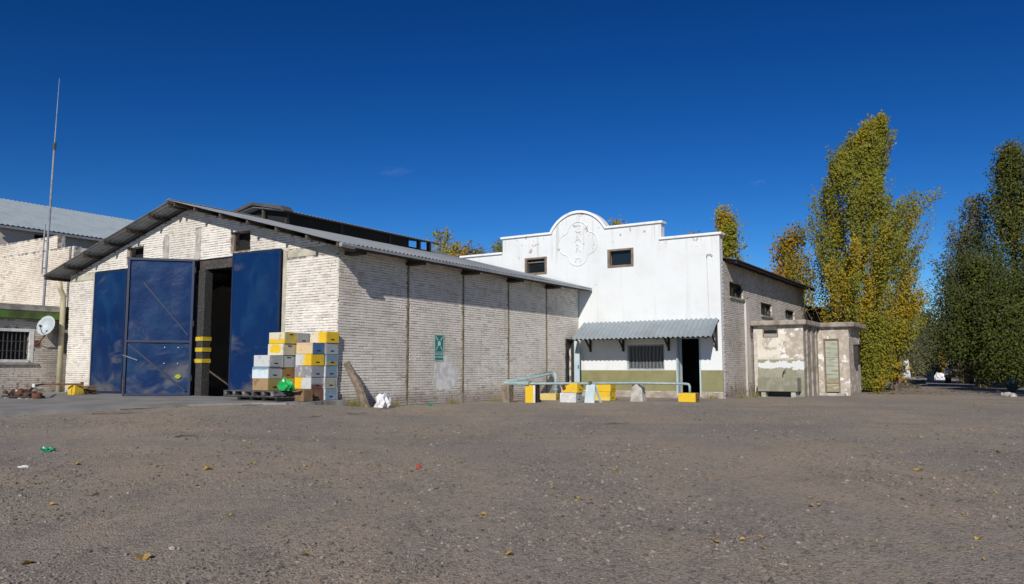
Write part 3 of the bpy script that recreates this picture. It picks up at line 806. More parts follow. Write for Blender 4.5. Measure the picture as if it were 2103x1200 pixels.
    for (a, b, c, d) in wn_:
        fr = MB().box(5.30, 5.36, a, a + .06, c, d).box(5.30, 5.36, b - .06, b, c, d).box(5.30, 5.36, a + .06, b - .06, d - .05, d).box(5.30, 5.36, a + .06, b - .06, c, c + .05).build('window', M_DARK, sw)
        MB().box(5.27, 5.28, a + .06, b - .06, c + .05, d - .05).build('pane', M_GLASS, fr)
        for y in np.linspace(a + .06, b - .06, 6)[1:-1]: MB().box(5.31, 5.335, y - .015, y + .015, c + .05, d - .05).build('grille_bar', M_DARK, fr)
        MB().box(5.38, 5.50, a - .05, b + .05, c - .07, c).build('sill', M_CONC, fr)
    MB().box(-5.43, -5.13, q0, q1, -.4, 4.5).build('far_side_wall', M_BRICK2, WB)
    MB().box(-5.13, 5.13, q1 - .3, q1, -.4, 4.5).build('back_wall', M_BRICK2, WB)
    rf = corrugated((5.95, FQ + .34, 4.53), (5.95, 24.9, 4.53), (0, FQ + .34, 5.86), .152, .018, 2).build('roof', M_ROOFD, WB, flipfix=False)
    corrugated((-5.95, FQ + .34, 4.53), (-5.95, 24.9, 4.53), (0, FQ + .34, 5.86), .152, .018, 2).build('roof_slope', M_ROOFD, rf, flipfix=False)
    for q in np.arange(FQ + .6, 24.9, 1.0):
        MB().bar((5.88, q, 4.47), (4.9, q, 4.69), .07, .10).build('rafter', M_RAFTER, rf)
    MB().box(5.86, 5.90, FQ + .36, 24.86, 4.43, 4.50).build('fascia', M_DARK, rf)
    # awning
    aw = corrugated((.36, FQ - 1.24, 1.885), (5.48, FQ - 1.24, 1.885), (.22, FQ - .02, 2.54), .172, .026, 1, 8, sag=.006).build('awning', M_AWN, WB, flipfix=False)
    MB().box(.40, 5.44, FQ - 1.15, FQ - 1.10, 1.855, 1.905).build('batten', M_DARK, aw)
    MB().box(.26, 5.36, FQ - .06, FQ - .01, 2.44, 2.49).build('batten', M_DARK, aw)
    for x in (.50, 1.82, 3.55, 5.26):
        b_ = MB().bar((x, FQ - .01, 2.43), (x, FQ - 1.12, 1.845), .05, .05).bar((x, FQ - .03, 1.55), (x, FQ - .60, 2.08), .05, .05).build('bracket', M_DARK, aw)
        MB().box(x - .04, x + .04, FQ - .045, FQ - .005, 1.46, 2.40).build('wall_plate', M_DARK, b_)
    # cable that drops beside the right end
    MB().tube([(4.98, FQ - .02, 4.62), (5.0, FQ - .05, 4.72), (5.12, FQ - .07, 4.74), (5.2, FQ - .06, 4.68)], .012, 5).build('cable_hook', M_DARKSTEEL, fw)
    MB().tube([(4.98, FQ - .012, 4.62), (5.0, FQ - .012, 3.6), (5.02, FQ - .012, 2.62)], .006, 4).build('cable', M_CONCL, fw)
build_white_building()

LS = thing('lean_to_shed', 'shed with shade-coloured walls and a low roof behind the long brick side wall', 'shed', 3.5, 24.7, -.16)
MB().box(-2.0, 5.40, 24.65, 36.0, -.3, 3.55).build('wall', M_RAFTER, LS)  # dark timber tone paints in the shade of eave and tree
sr = corrugated((5.9, 24.62, 3.72), (5.9, 36.2, 3.72), (-2.2, 24.62, 5.0), .152, .018, 1).build('roof', M_ROOFD, LS, flipfix=False)
MB().box(5.82, 5.86, 24.7, 36.1, 3.60, 3.68).build('fascia', M_RUST, sr)

# ------------------------------------------------------------------ annex with peeling plaster
def mat_peel(name, z_split):
    m, n, l, b = newmat(name); k = NB(n, l); v = k.pos(); z = k.sep(v)[2]
    b.inputs['Roughness'].default_value = .93
    paint = k.mix(k.ramp(k.noise(v, 2, 4), .4, .65), (.66, .62, .54), (.55, .50, .42))
    ol = k.mix(k.ramp(k.noise(v, 3, 4), .4, .65), (.25, .245, .17), (.32, .31, .25))
    c = k.mix(k.ramp(z, z_split + .01, z_split - .01), paint, ol)
    bare = k.mix(k.ramp(k.noise(v, 6, 5), .4, .65), (.38, .325, .27), (.50, .44, .37))
    dp = n.new('ShaderNodeVectorMath'); dp.operation = 'DOT_PRODUCT'; dp.inputs[1].default_value = tuple(PV); l.new(v, dp.inputs[0])
    pc_ = k.math('SUBTRACT', dp.outputs['Value'], S(6.38, 15.9).dot(PV))
    hole = k.ramp(k.math('ADD', k.noise(v, 2.4, 8, .66, .2), k.math('MULTIPLY', pc_, .13)), .495, .507)
    hole = k.math('MULTIPLY', hole, k.ramp(z, z_split - .05, z_split + .05))
    c = k.mix(hole, c, bare)
    flake = k.math('MULTIPLY', k.ramp(k.noise(v, 3.4, 8, .68), .575, .585), k.ramp(z, z_split, z_split + .08))
    c = k.mix(flake, c, (.74, .73, .70))
    zz = k.math('ABSOLUTE', k.math('SUBTRACT', z, z_split - .20)); zz = k.math('ADD', zz, k.math('MULTIPLY', k.noise(v, 4, 7, .65), .50))
    c = k.mix(k.math('MULTIPLY', k.ramp(zz, .385, .365), .9), c, (.68, .70, .70))
    st = k.math('MULTIPLY', k.ramp(k.noise(k.scale(v, (1, 1, .12)), 3.5, 5, .65), .55, .74), .55)
    c = k.mix(st, c, (.24, .205, .17))
    lo = k.ramp(k.math('ADD', z, k.math('MULTIPLY', k.noise(v, 4, 4), .4)), .25, .0)
    c = k.mix(k.math('MULTIPLY', lo, .7), c, (.22, .185, .15))
    l.new(c, b.inputs['Base Color']); k.bump(k.math('ADD', k.noise(v, 30, 5), k.math('MULTIPLY', hole, -.8)), b, .6, .012); return m
M_PEEL = mat_peel('peeling_plaster', 1.18)
M_PEEL2 = mat_peel('worn_grey_plaster', -9.0)
M_BARE = simple('bare_grey_render', (.36, .315, .265), .95, c2=(.20, .17, .14), sc_=4, bump=.8)
M_PALEPL = simple('pale_worn_plaster', (.54, .50, .45), .95, c2=(.42, .375, .325), sc_=7, bump=.7, lo=.40, hi=.66)
def mat_oldgreen():
    m, n, l, b = newmat('faded_green_boards'); k = NB(n, l); v = k.pos()
    f = k.ramp(k.noise(k.scale(v, (1, 1, .5)), 3, 5), .4, .62)
    z = k.sep(v)[2]
    c = k.mix(f, (.34, .37, .30), (.42, .42, .35))
    w = k.ramp(k.math('ADD', k.noise(k.scale(v, (1, 1, 6)), 2.5, 5), k.math('MULTIPLY', k.ramp(z, 1.2, .2), .14)), .55, .64)
    c = k.mix(w, c, (.27, .225, .15))
    l.new(c, b.inputs['Base Color']); b.inputs['Roughness'].default_value = .85
    k.bump(k.noise(v, 30, 4), b, .4, .006); return m
AN = thing('annex', 'small flat-roofed annex of flaking plaster with a faded green door', 'building', 6.6, 16.8, -.15)
def build_annex():
    q0, p1, q2, p3 = 15.9, 7.30, 18.30, 8.42
    z0, zt = -.4, 2.42
    fm = lambda s, z, d: (s, q0 + d, z)
    w1 = wall('front_wall', [(5.52, z0), (p1, z0), (p1, zt), (5.52, zt)], [(5.86, 6.42, 1.98, 2.30)], fm, .2, M_PEEL, AN)
    fr = MB().box(5.86, 5.90, q0 + .03, q0 + .10, 1.98, 2.30).box(6.38, 6.42, q0 + .03, q0 + .10, 1.98, 2.30).box(5.90, 6.38, q0 + .03, q0 + .10, 2.26, 2.30).box(5.90, 6.38, q0 + .03, q0 + .10, 1.98, 2.02).build('window', M_FRAMEW, w1)
    MB().box(5.90, 6.38, q0 + .09, q0 + .10, 2.14, 2.26).build('pane', M_GLASS, fr)
    MB().box(5.90, 6.38, q0 + .06, q0 + .075, 2.02, 2.13).build('louvre', simple('grey_slats', (.33, .31, .28), .8), fr)
    MB().box(p1 - .2, p1, q0 + .20, q2 - .003, z0, zt).build('recess_wall', M_BARE, AN)
    for q in (q0 + .5, q0 + 1.25, q0 + 2.0):
        MB().box(p1 - .02, p1 + .05, q - .09, q + .09, z0, zt).build('render_rib', M_BARE, AN, bevel=.02)
    fm2 = lambda s, z, d: (s, q2 + d, z)
    dr = (7.50, 8.06, -.05, 1.98)
    w2 = wall('door_wall', [(p1 - .2, z0), (p3, z0), (p3, zt), (p1 - .2, zt)], [(dr[0], dr[1], -.35, dr[3])], fm2, .2, M_PEEL2, AN)
    MB().box(p3 - .2, p3, q2 + .2, 20.6, z0, zt).build('end_wall', M_PEEL2, AN)
    MB().box(5.75, p3 - .2, 20.4, 20.6, z0, zt).build('back_wall', M_PALEPL, AN)
    dm = mat_oldgreen()
    df = MB().box(dr[0], dr[0] + .05, q2 + .03, q2 + .14, -.1, 1.98).box(dr[1] - .05, dr[1], q2 + .03, q2 + .14, -.1, 1.98).box(dr[0] + .05, dr[1] - .05, q2 + .03, q2 + .14, 1.93, 1.98).build('door_frame', M_FRAMEW, w2)
    d = MB().box(dr[0] + .05, dr[1] - .05, q2 + .09, q2 + .10, -.04, 1.93).build('door', M_FRAMEW, AN)
    for k in range(6):
        MB().box(dr[0] + .055, dr[1] - .055, q2 + .062 + random.uniform(-.004, .004), q2 + .088, -.035 + k * .327, -.035 + (k + 1) * .327 - .008).build('board', dm, d, bevel=.004)
    MB().box(dr[0] - .15, dr[1] + .2, q2 - .35, q2 + .02, -.3, -.07).build('doorstep', M_CONCL, AN, bevel=.02)
    # flat roof slabs
    for (a, b, c, e) in ((5.46, p1 + .16, q0 - .22, q2 - .2), (5.46, p3 + .24, q2 - .196, 20.8)):
        s_ = MB()
        n = 14; P = []
        MB().box(a, b, c, e, 2.415, 2.60).build('roof_slab', simple('stained_slab', (.36, .32, .27), .95, c2=(.20, .17, .14), sc_=3.2, bump=.8), AN, bevel=.03)
    for (x0, x1) in ((5.53, 5.66),): MB().box(x0, x1, q0 - .012, q0 - .002, .0, 2.4).build('corner_pier', M_PALEPL, AN)
    MB().tube([(5.50, q0 - .08, 2.33), (5.50, q0 - .38, 2.33), (5.50, q0 - .06, 1.95)], .02, 5).build('bracket', M_RUST, AN)
    mbx = MB().box(p3 + .002, p3 + .16, q2 + .9, q2 + 1.35, 1.0, 1.75).build('meter_box', M_DARK, AN, bevel=.01)
    MB().box(p3 + .001, p3 + .20, q2 + .85, q2 + 1.40, 1.75, 1.79).build('lid', M_RAFTER, mbx)
build_annex()
TR = thing('water_trough', 'olive concrete trough on block legs before the peeling annex wall', 'trough', 6.5, 15.5)
gz = GS(6.5, 15.5)
tb = MB()
for (a, b, c, d, e, f) in ((5.82, 7.20, 15.22, 15.29, gz + .26, gz + .68), (5.82, 7.20, 15.75, 15.82, gz + .26, gz + .68), (5.82, 5.89, 15.29, 15.75, gz + .26, gz + .68), (7.13, 7.20, 15.29, 15.75, gz + .26, gz + .68), (5.82, 7.20, 15.22, 15.82, gz + .20, gz + .26)): tb.box(a, b, c, d, e, f)
basin = tb.build('basin', simple('olive_concrete', (.215, .205, .15), .95, c2=(.29, .275, .22), sc_=4, bump=.6), TR)
for x in (5.92, 6.96): MB().box(x, x + .16, 15.28, 15.78, gz - .1, gz + .197).build('leg', M_CONCL, TR, bevel=.01)
tp = MB().tube([(6.55, 15.83, gz + .62), (6.60, 15.80, gz + .90), (6.66, 15.70, gz + .93)], .016, 6).build('tap', M_DARKSTEEL, TR)
MB().bar((6.56, 15.80, gz + .80), (6.70, 15.74, gz + .98), .03, .02).build('lever', M_DARKSTEEL, tp)

# ------------------------------------------------------------------ buildings on the left
LB = thing('side_office', 'low flat-roofed brick building at the left with a green band under its roof slab', 'building', -14, -3, .0)
def build_left():
    p0 = -12.42
    fm = lambda s, z, d: (p0 - d, s, z)
    hol = [(-5.0, -.96, 1.12, 1.99)]
    hol = [(-2.35, -.98, 1.12, 1.99)]
    w = wall('side_wall', [(-10, -.4), (.40, -.4), (.40, 2.60), (-10, 2.60)], hol, fm, .28, M_MORTAR, LB)
    bl = brick_list([(-9.98, -.2), (.40, -.2), (.40, 2.36), (-9.98, 2.36)], [(-2.5, -.82, 1.00, 2.12)])
    cand = sorted([b for b in bl if b[2] > .35 and b[0] > -2.2], key=lambda b: b[0]); pick = set(cand[:240])
    lay_bricks([b for b in bl if b in pick], fm, 1, M_BRICK4, 'l', w, LB, single=lambda m: True)
    lay_bricks([b for b in bl if b not in pick], fm, 1, M_BRICK4, 'l', w, LB)
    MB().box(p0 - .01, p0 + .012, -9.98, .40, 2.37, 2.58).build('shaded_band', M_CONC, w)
    MB().box(p0 - .02, p0 + .20, -10, .38, 2.40, 2.64).build('green_fascia', M_GREENP, LB, bevel=.01)
    MB().box(-20, p0 + .215, -10, .36, 2.645, 2.84).build('roof_slab', M_CONC, LB, bevel=.015)
    MB().box(-20, p0 - .28, -10, -9.7, -.4, 2.6).build('end_wall', M_BRICK4, LB)
    MB().box(-20, p0 - .28, .1, .4, -.4, 2.6).build('back_wall', M_BRICK4, LB)
    a, b, c, d = hol[0]
    fr = MB().box(p0 - .06, p0 + .02, a - .10, a, c - .09, d + .09).box(p0 - .06, p0 + .02, b, b + .14, c - .09, d + .09).box(p0 - .06, p0 + .02, a, b, d, d + .09).box(p0 - .06, p0 + .05, a, b, c - .09, c).build('window', M_WHITEP, w, bevel=.004)
    MB().box(p0 - .14, p0 - .13, a, b, c, d).build('pane', M_GLASS, fr)
    for y in np.linspace(a, b, 12)[1:-1]: MB().box(p0 - .05, p0 - .03, y - .012, y + .012, c, d).build('grille_bar', M_DARKSTEEL, fr)
    for z in (1.38, 1.68): MB().box(p0 - .05, p0 - .03, a, b, z, z + .018).build('grille_bar', M_DARKSTEEL, fr)
    MB().box(p0 - .02, p0 + .07, a - .2, b + .25, .955, 1.025).build('sill', M_CONC, fr, bevel=.006)
build_left()
def build_parapet_block():
    t = thing('brick_block', 'cream brick upper room standing on the flat roof beside the mast', 'building', -14, .9, 2.84)
    q0 = .55
    fm = lambda s, z, d: (s, q0 + d, z)
    out = [(-19, 2.845), (-12.92, 2.845), (-12.92, 4.98), (-13.98, 4.98), (-13.98, 5.44), (-19, 5.44)]
    w = wall('front_wall', out, [], fm, .26, M_MORTAR, t)
    bl = brick_list([(-19, 2.85), (-12.92, 2.85), (-12.92, 4.97), (-19, 4.97)], [])
    bl += brick_list([(-19, 4.98), (-13.98, 4.98), (-13.98, 5.42), (-19, 5.42)], [])
    cand = sorted(bl, key=lambda b: -b[1]); pick = set(cand[:260])
    lay_bricks([b for b in bl if b in pick], fm, 0, M_BRICK3, 'c', w, t, single=lambda m: True)
    lay_bricks([b for b in bl if b not in pick], fm, 0, M_BRICK3, 'c', w, t)
    MB().box(-13.2, -12.92, q0 + .262, 2.4, 2.845, 4.94).build('side_wall', M_BRICK3, t)
    MB().box(-19, -13.2, 2.1, 2.4, 2.845, 4.9).build('back_wall', M_BRICK3, t)
    MB().box(-19, -13.2, q0 + .262, 2.1, 2.845, 2.95).build('floor_slab', M_CONC, t)
build_parapet_block()
def build_far_shed():
    t = thing('long_shed', 'long shed with pale grey corrugated roof behind the low office on the left', 'building', -24, 8, 0)
    p = -20.0
    fm = lambda s, z, d: (p - d, s, z)
    w = wall('side_wall', [(1.0, -.3), (24, -.3), (24, 6.42), (1.0, 6.42)], [(2.75, 3.45, 5.86, 6.36)], fm, .3, M_BRICK4, t)
    MB().prism([(-32, 1.0, -.3), (p - .305, 1.0, -.3), (p - .305, 1.0, 6.45), (-26.2, 1.0, 8.66), (-32, 1.0, 6.45)], (0, .3, 0)).build('end_wall', M_BRICK4, t)
    MB().box(p - .32, p - .31, 2.6, 3.6, 5.8, 6.42).build('black_backing', M_BLACK, w)  # black sheet gives the open hole its unlit inside by colour
    for z in (5.75, ): MB().box(p, p + .06, 3.7, 24, z, z + .10).build('string_course', M_CONCL, w)
    rf = corrugated((p + .35, .9, 6.52), (p + .35, 24.3, 6.52), (-26.2, .9, 8.83), .2, .02, 2).build('roof', M_ROOFL, t, flipfix=False)
    corrugated((-32.4, .9, 6.52), (-32.4, 24.3, 6.52), (-26.2, .9, 8.83), .2, .02, 2).build('roof_slope', M_ROOFL, rf, flipfix=False)
    MB().box(p + .24, p + .36, .9, 24.3, 6.38, 6.47).build('gutter', M_GALV, rf)
build_far_shed()
# mast, dish
mp = (-12.78, -.42)
MT = thing('radio_mast', 'thin tall aerial mast rising from the flat roof slab at the left', 'mast', mp[0], mp[1], 2.84)
MB().tube([(mp[0], mp[1], 2.84), (mp[0] + .13, mp[1], 8.2)], [.042, .034], 8).build('lower_tube', M_GALV, MT)
MB().tube([(mp[0] + .128, mp[1], 8.15), (mp[0] + .20, mp[1], 10.45)], [.020, .007], 6).build('whip', M_GALV, MT)
MB().cyl((mp[0] + .13, mp[1], 8.05), .055, .22, 8).build('collar', M_DARKSTEEL, MT)
MB().tube([(mp[0] - .02, mp[1] - .10, 3.9), (mp[0] + .02, mp[1] - .10, 5.55)], .026, 6).build('stay_tube', M_GALV, MT)
for z in (4.1, 5.0): MB().bar((mp[0] + .0, mp[1] - .10, z), (mp[0] + .04, mp[1], z), .03, .03).build('clamp', M_DARKSTEEL, MT)
def build_dish():
    c = Vector((-12.05, -.62, 2.17)); t = thing('satellite_dish', 'pale grey satellite dish on an arm under the green band', 'satellite dish', -12.4, -.62, 1.75)
    ax = Vector((.42, -.86, .30)).normalized()
    a = ax.cross(Vector((0, 0, 1))).normalized(); b = a.cross(ax)
    mb = MB(); R_ = .30; nr, ns = 5, 24
    for side in (0, 1):
        for j in range(nr + 1):
            r = R_ * j / nr
            for k in range(ns):
                th = 2 * math.pi * k / ns
                mb.v.append(tuple(c + (a * math.cos(th) + b * math.sin(th) * 1.08) * r + ax * (.11 * (r / R_) ** 2 - .014 * side)))
    o1 = (nr + 1) * ns
    for s_ in (0, o1):
        for j in range(nr):
            for k in range(ns): mb.f.append((s_ + j * ns + k, s_ + j * ns + (k + 1) % ns, s_ + (j + 1) * ns + (k + 1) % ns, s_ + (j + 1) * ns + k))
    for k in range(ns): mb.f.append((nr * ns + k, nr * ns + (k + 1) % ns, o1 + nr * ns + (k + 1) % ns, o1 + nr * ns + k))
    mb.build('reflector', simple('dish_grey', (.44, .50, .52), .5, c2=(.38, .43, .45)), t, smooth=True)
    tip = c + ax * .34 - b * .10
    MB().tube([c - b * .29 + ax * .09, c - b * .26 + ax * .2, tip], .012, 6).build('feed_arm', M_DARKSTEEL, t)
    MB().tube([tip + ax * .03, tip - ax * .06], .035, 8).build('feed_horn', M_DARKSTEEL, t)
    MB().tube([c - ax * .02, c - ax * .08 - b * .12, Vector((-12.30, -.72, 1.68)), Vector((-12.41, -.74, 1.62))], .022, 6).build('wall_arm', M_RUST, t)
    MB().box(-12.408, -12.39, -.82, -.66, 1.52, 1.72).build('wall_plate', M_RUST, t)
build_dish()

# ------------------------------------------------------------------ hive boxes
def hive_mat(name, base, patch, mode='noise', amt=.5, seed=0.0):
    m, n, l, b = newmat(name); k = NB(n, l); v = k.obj()
    mp_ = n.new('ShaderNodeMapping'); mp_.inputs['Location'].default_value = (seed, seed * .7, seed * 1.3); l.new(v, mp_.inputs['Vector'])
    nv = mp_.outputs[0]; xyz = k.sep(v)
    no = k.noise(nv, 5.5, 5, .65)
    if mode == 'center':
        e = k.math('ADD', k.math('POWER', k.math('ABSOLUTE', k.math('MULTIPLY', xyz[0], 4.6)), 3.0), k.math('POWER', k.math('ABSOLUTE', k.math('MULTIPLY', k.math('SUBTRACT', xyz[2], .15), 8.5)), 3.0))
        f = k.ramp(k.math('ADD', e, k.math('MULTIPLY', no, 1.5)), 1.75, 1.15)
    elif mode == 'low': f = k.ramp(k.math('ADD', xyz[2], k.math('MULTIPLY', no, .10)), .19, .13)
    elif mode == 'high': f = k.ramp(k.math('ADD', xyz[2], k.math('MULTIPLY', no, .10)), .23, .28)
    elif mode == 'right': f = k.ramp(k.math('ADD', xyz[0], k.math('MULTIPLY', no, .35)), .10, .24)
    elif mode == 'left': f = k.ramp(k.math('ADD', xyz[0], k.math('MULTIPLY', no, .35)), .06, -.06)
    else: f = k.ramp(no, .62 - amt * .2, .72 - amt * .2)
    c = k.mix(f, base, patch)
    dirt = k.ramp(k.noise(nv, 13, 5, .7), .56, .78)
    c = k.mix(k.math('MULTIPLY', dirt, .75), c, (.20, .165, .125))
    wrn = k.ramp(k.noise(nv, 4.0, 7, .7), .60, .63)
    c = k.mix(k.math('MULTIPLY', wrn, .7), c, (.33, .285, .225))
    st = k.ramp(k.noise(k.scale(nv, (12, 12, 1)), 1.5, 3), .60, .78)
    c = k.mix(k.math('MULTIPLY', st, .3), c, (.33, .29, .24))
    l.new(c, b.inputs['Base Color']); b.inputs['Roughness'].default_value = .7
    k.bump(k.noise(k.scale(nv, (3, 3, 14)), 6, 4), b, .35, .006); return m
HL, HW, HH = .53, .405, .27
HM = {}
def hive(label, p1, q0, z, longm, endm, group, lid=None, rot=0.0, H=HH, slot_up=False):
    """p1: right end, q0: front face; long boards face the camera-left sun, ends face the yard"""
    def mm(x):
        key = repr(x)
        if key not in HM: HM[key] = hive_mat('hive_paint', *x)
        return HM[key]
    lm, em = mm(longm), mm(endm)
    p0 = p1 - HL / 2; t = thing('hive_box', label, 'hive box', p0, q0 + HW / 2, z, group)
    t.rotation_euler = (0, 0, -YAW + rad(rot + random.uniform(-1.7, 1.7)))
    lx, ly = HL / 2, HW / 2; g = .003
    for y0, y1 in ((-ly, -ly + .022), (ly - .022, ly)):
        MB().box(-lx, lx, y0, y1, .004, H - g).build('side_board', lm, t, bevel=.003, raw=True)
    for x0, x1, ox in ((-lx + .0, -lx + .022, -1), (lx - .022, lx, 1)):
        e = MB().box(x0 - .0015 if ox < 0 else x0, x1 + .0015 if ox > 0 else x1, -ly + .0222, ly - .0222, .004, H - g).build('end_board', em, t, bevel=.003, raw=True)
        xs = lx + .0012 if ox > 0 else -lx - .0052
        zc = H * (.80 if slot_up else .30)
        MB().box(xs, xs + .004, -.055, .055, zc - .014, zc + .014).build('handhold', M_BLACK, e, raw=True)  # flat black strip paints the shade of a recessed hand slot
    if lid: MB().box(-lx + .024, lx - .024, -ly + .024, ly - .024, H - .03, H - .008).build('cover', mm(lid), t, raw=True)
    return t
Y_, W_, GR, BG = (.70, .45, .010), (.53, .545, .55), (.31, .33, .345), (.17, .25, .335)
CRM, BL, MAR = (.62, .57, .42), (.05, .14, .30), (.16, .075, .06)
OLV, BRN, WOOD = (.26, .22, .07), (.24, .13, .05), (.34, .225, .115)
PNK, LBL = (.62, .40, .28), (.50, .60, .66)
gA = 'hive boxes stacked at the warehouse corner'
zP = .33
n_ = 'noise'
col = lambda z0, k: z0 + k * HH
# front-left column on the pallets
hive('bare brown wood hive box at the foot of the front column on the pallet', -.50, -1.65, col(zP, 0), (WOOD, BRN, n_, .4, 1), (OLV, (.10, .10, .06), n_, .6, 2), gA)
hive('pale blue-white hive box with a blue stain under its top edge', -.52, -1.65, col(zP, 1), ((.60, .66, .70), (.14, .27, .38), 'high', .5, 3), (GR, (.28, .31, .33), n_, .5, 4), gA)
hive('white hive box with grey end topping the front column of three', -.49, -1.64, col(zP, 2), (W_, (.48, .49, .48), n_, .3, 5), (GR, (.40, .41, .41), n_, .5, 6), gA, lid=(W_, GR, n_, .5, 6))
# second column
hive('yellow ended hive box behind the green bag at the foot of the second column', -.51, -1.24, col(zP, 0), (Y_, W_, n_, .3, 7), (Y_, OLV, n_, .4, 8), gA)
hive('rusty brown ended hive box second from the bottom above the green bag', -.53, -1.24, col(zP, 1), (WOOD, BRN, n_, .5, 9), (BRN, (.30, .15, .03), n_, .5, 10), gA)
hive('grey ended hive box just behind the white top box of the front column', -.51, -1.25, col(zP, 2), (GR, W_, n_, .5, 11), (GR, (.42, .40, .36), n_, .6, 12), gA, slot_up=True)
hive('hive box with a yellow middle and whitish border, second from the top', -.49, -1.24, col(zP, 3), ((.58, .57, .48), Y_, 'center', .5, 13), ((.40, .38, .28), Y_, n_, .3, 14), gA, slot_up=True)
hive('top left hive box, cream above and yellow below, with yellow end', -.47, -1.23, col(zP, 4), (CRM, Y_, 'low', .5, 15), ((.42, .36, .10), Y_, n_, .5, 16), gA, lid=(CRM, GR, n_, .4, 1), slot_up=True)
# third column, mostly behind
for k, lb in enumerate(('lowest grey hive box of the hidden third column on the pallet', 'second grey hive box from below in the hidden third column', 'middle grey hive box of the hidden third column')):
    hive(lb, -.50, -.83, col(zP, k), (GR, W_, n_, .4, 17 + k), (GR, BG, n_, .4, 20 + k), gA)
hive('grey hive box directly under the grey top box of the third column', -.50, -.83, col(zP, 3), (GR, W_, n_, .4, 24), (GR, BG, n_, .4, 25), gA)
hive('grey topmost hive box between the two yellow topped ones', -.48, -.83, col(zP, 4), (GR, W_, n_, .4, 26), ((.30, .32, .34), GR, n_, .5, 27), gA, lid=(GR, W_, n_, .4, 28))
# fourth column on the ground
zG = .088
hive('maroon brown hive box on the ground beside the brown carton', .06, -.88, col(zG, 0), (MAR, BRN, n_, .5, 29), (MAR, BRN, n_, .5, 30), gA)
hive('yellow and white hive box with grey and maroon stained end', .05, -.88, col(zG, 1), (Y_, W_, 'right', .5, 31), (GR, MAR, 'low', .5, 32), gA)
hive('dark grey smeared hive box with a pale rim', .06, -.88, col(zG, 2), ((.23, .22, .24), (.45, .46, .48), n_, .7, 33), ((.27, .28, .31), GR, n_, .5, 34), gA)
hive('half white half yellow hive box with a yellow end', .07, -.89, col(zG, 3), (W_, Y_, 'right', .5, 35), (Y_, (.60, .38, .02), n_, .4, 36), gA)
hive('pinkish cream hive box with a deep blue end', .08, -.88, col(zG, 4), ((.62, .47, .26), PNK, 'high', .5, 37), (BL, (.08, .18, .32), n_, .4, 38), gA, lid=(PNK, GR, n_, .4, 39))
# fifth column against the corner
hive('blue-grey hive box on the ground next to the leaning log', .10, -.46, col(zG, 0), (W_, BG, n_, .5, 40), (BG, (.26, .33, .39), n_, .5, 41), gA)
hive('grey and olive ended hive box second from the ground by the log', .08, -.46, col(zG, 1), (W_, GR, n_, .5, 42), ((.33, .34, .30), OLV, n_, .4, 43), gA)
hive('hive box with a blue patch on its end, third from the ground by the log', .09, -.46, col(zG, 2), (W_, BG, n_, .5, 44), (BG, BL, 'center', .5, 45), gA)
hive('blue-grey ended hive box with a yellow lower edge', .10, -.46, col(zG, 3), (GR, BG, n_, .5, 46), (BG, (.33, .31, .12), 'low', .5, 47), gA)
hive('plain pale blue-grey ended hive box under the yellow corner top box', .10, -.46, col(zG, 4), (GR, BG, n_, .5, 48), ((.29, .34, .39), GR, n_, .5, 49), gA)
hive('top right hive box, cream front and bright yellow end, at the wall corner', .12, -.47, col(zG, 5), (CRM, Y_, 'right', .5, 50), (Y_, (.62, .40, .02), n_, .4, 51), gA, lid=(CRM, Y_, n_, .5, 2))

# pallets
def pallet(label, pc, qc, z, L, D, H, mat, capm, n=4, rot=0):
    t = thing('pallet', label, 'pallet', pc, qc, z, 'pallets under the hive boxes')
    t.rotation_euler = (0, 0, -YAW + rad(rot))
    for k in range(n):
        x = -L / 2 + .05 + (L - .10) * k / (n - 1)
        MB().box(x - .045, x + .045, -D / 2 + .004, D / 2 - .004, .024, H - .024).build('stringer', capm, t, raw=True)
    m = 7
    for k in range(m):
        y = -D / 2 + .05 + (D - .10) * k / (m - 1)
        MB().box(-L / 2, L / 2, y - .05, y + .05, H - .022, H).build('deck_board', mat, t, bevel=.003, raw=True)
    for k in range(3):
        y = -D / 2 + .05 + (D - .10) * k / 2
        MB().box(-L / 2, L / 2, y - .05, y + .05, 0, .022).build('base_board', mat, t, bevel=.003, raw=True)
M_PAL = simple('pallet_dark', (.05, .045, .042), .8, c2=(.09, .08, .07), sc_=6)
pallet('dark low pallet lying on the concrete beneath the other pallet', -.72, -1.22, .088, 1.36, 1.10, .105, M_PAL, M_BLACK)
pallet('pallet with whitish blocks showing, carrying the hive boxes', -1.00, -1.24, .195, 1.72, 1.12, .135, simple('pallet_grey', (.06, .056, .052), .8, c2=(.11, .10, .095), sc_=6), simple('pallet_white_block', (.19, .19, .185), .7, c2=(.06, .06, .06), sc_=2.5, lo=.47, hi=.52), 6, 0)

def lump(name, label, cat, p, q, z, rx, ry, rz, mat, seed, amp=.45, freq=3.0, group=None, sub=3, fold=0.0):
    t = bpy.data.meshes.new(name); bm = bmesh.new(); bmesh.ops.create_icosphere(bm, subdivisions=sub, radius=1)
    for v in bm.verts:
        d = v.co.normalized(); k = 1 + amp * mnoise.noise(d * freq + Vector((seed, 0, 0))) + amp * .5 * mnoise.noise(d * freq * 2.7 + Vector((0, seed, 0)))
        if fold: k -= fold * abs(mnoise.noise(d * 3.1 + Vector((0, 0, seed)))) + fold * .25 * abs(mnoise.noise(d * 7.0 + Vector((seed, seed, 0))))
        c = d * k; v.co = Vector((c.x * rx, c.y * ry, max(c.z, -.35) * rz + .35 * rz))
    bm.to_mesh(t); bm.free(); t.materials.append(mat)
    o = bpy.data.objects.new(name, t); COL.objects.link(o); o.location = S(p, q, z); o.rotation_euler = (0, 0, random.uniform(0, 6)); return tag(o, label, cat, group)
lump('plastic_bag', 'bright green plastic bag lying on the pallet between hive boxes', 'bag', -.16, -1.42, .33, .20, .16, .20, M_GREENBAG, 1.0, .50, 2.0, sub=3)
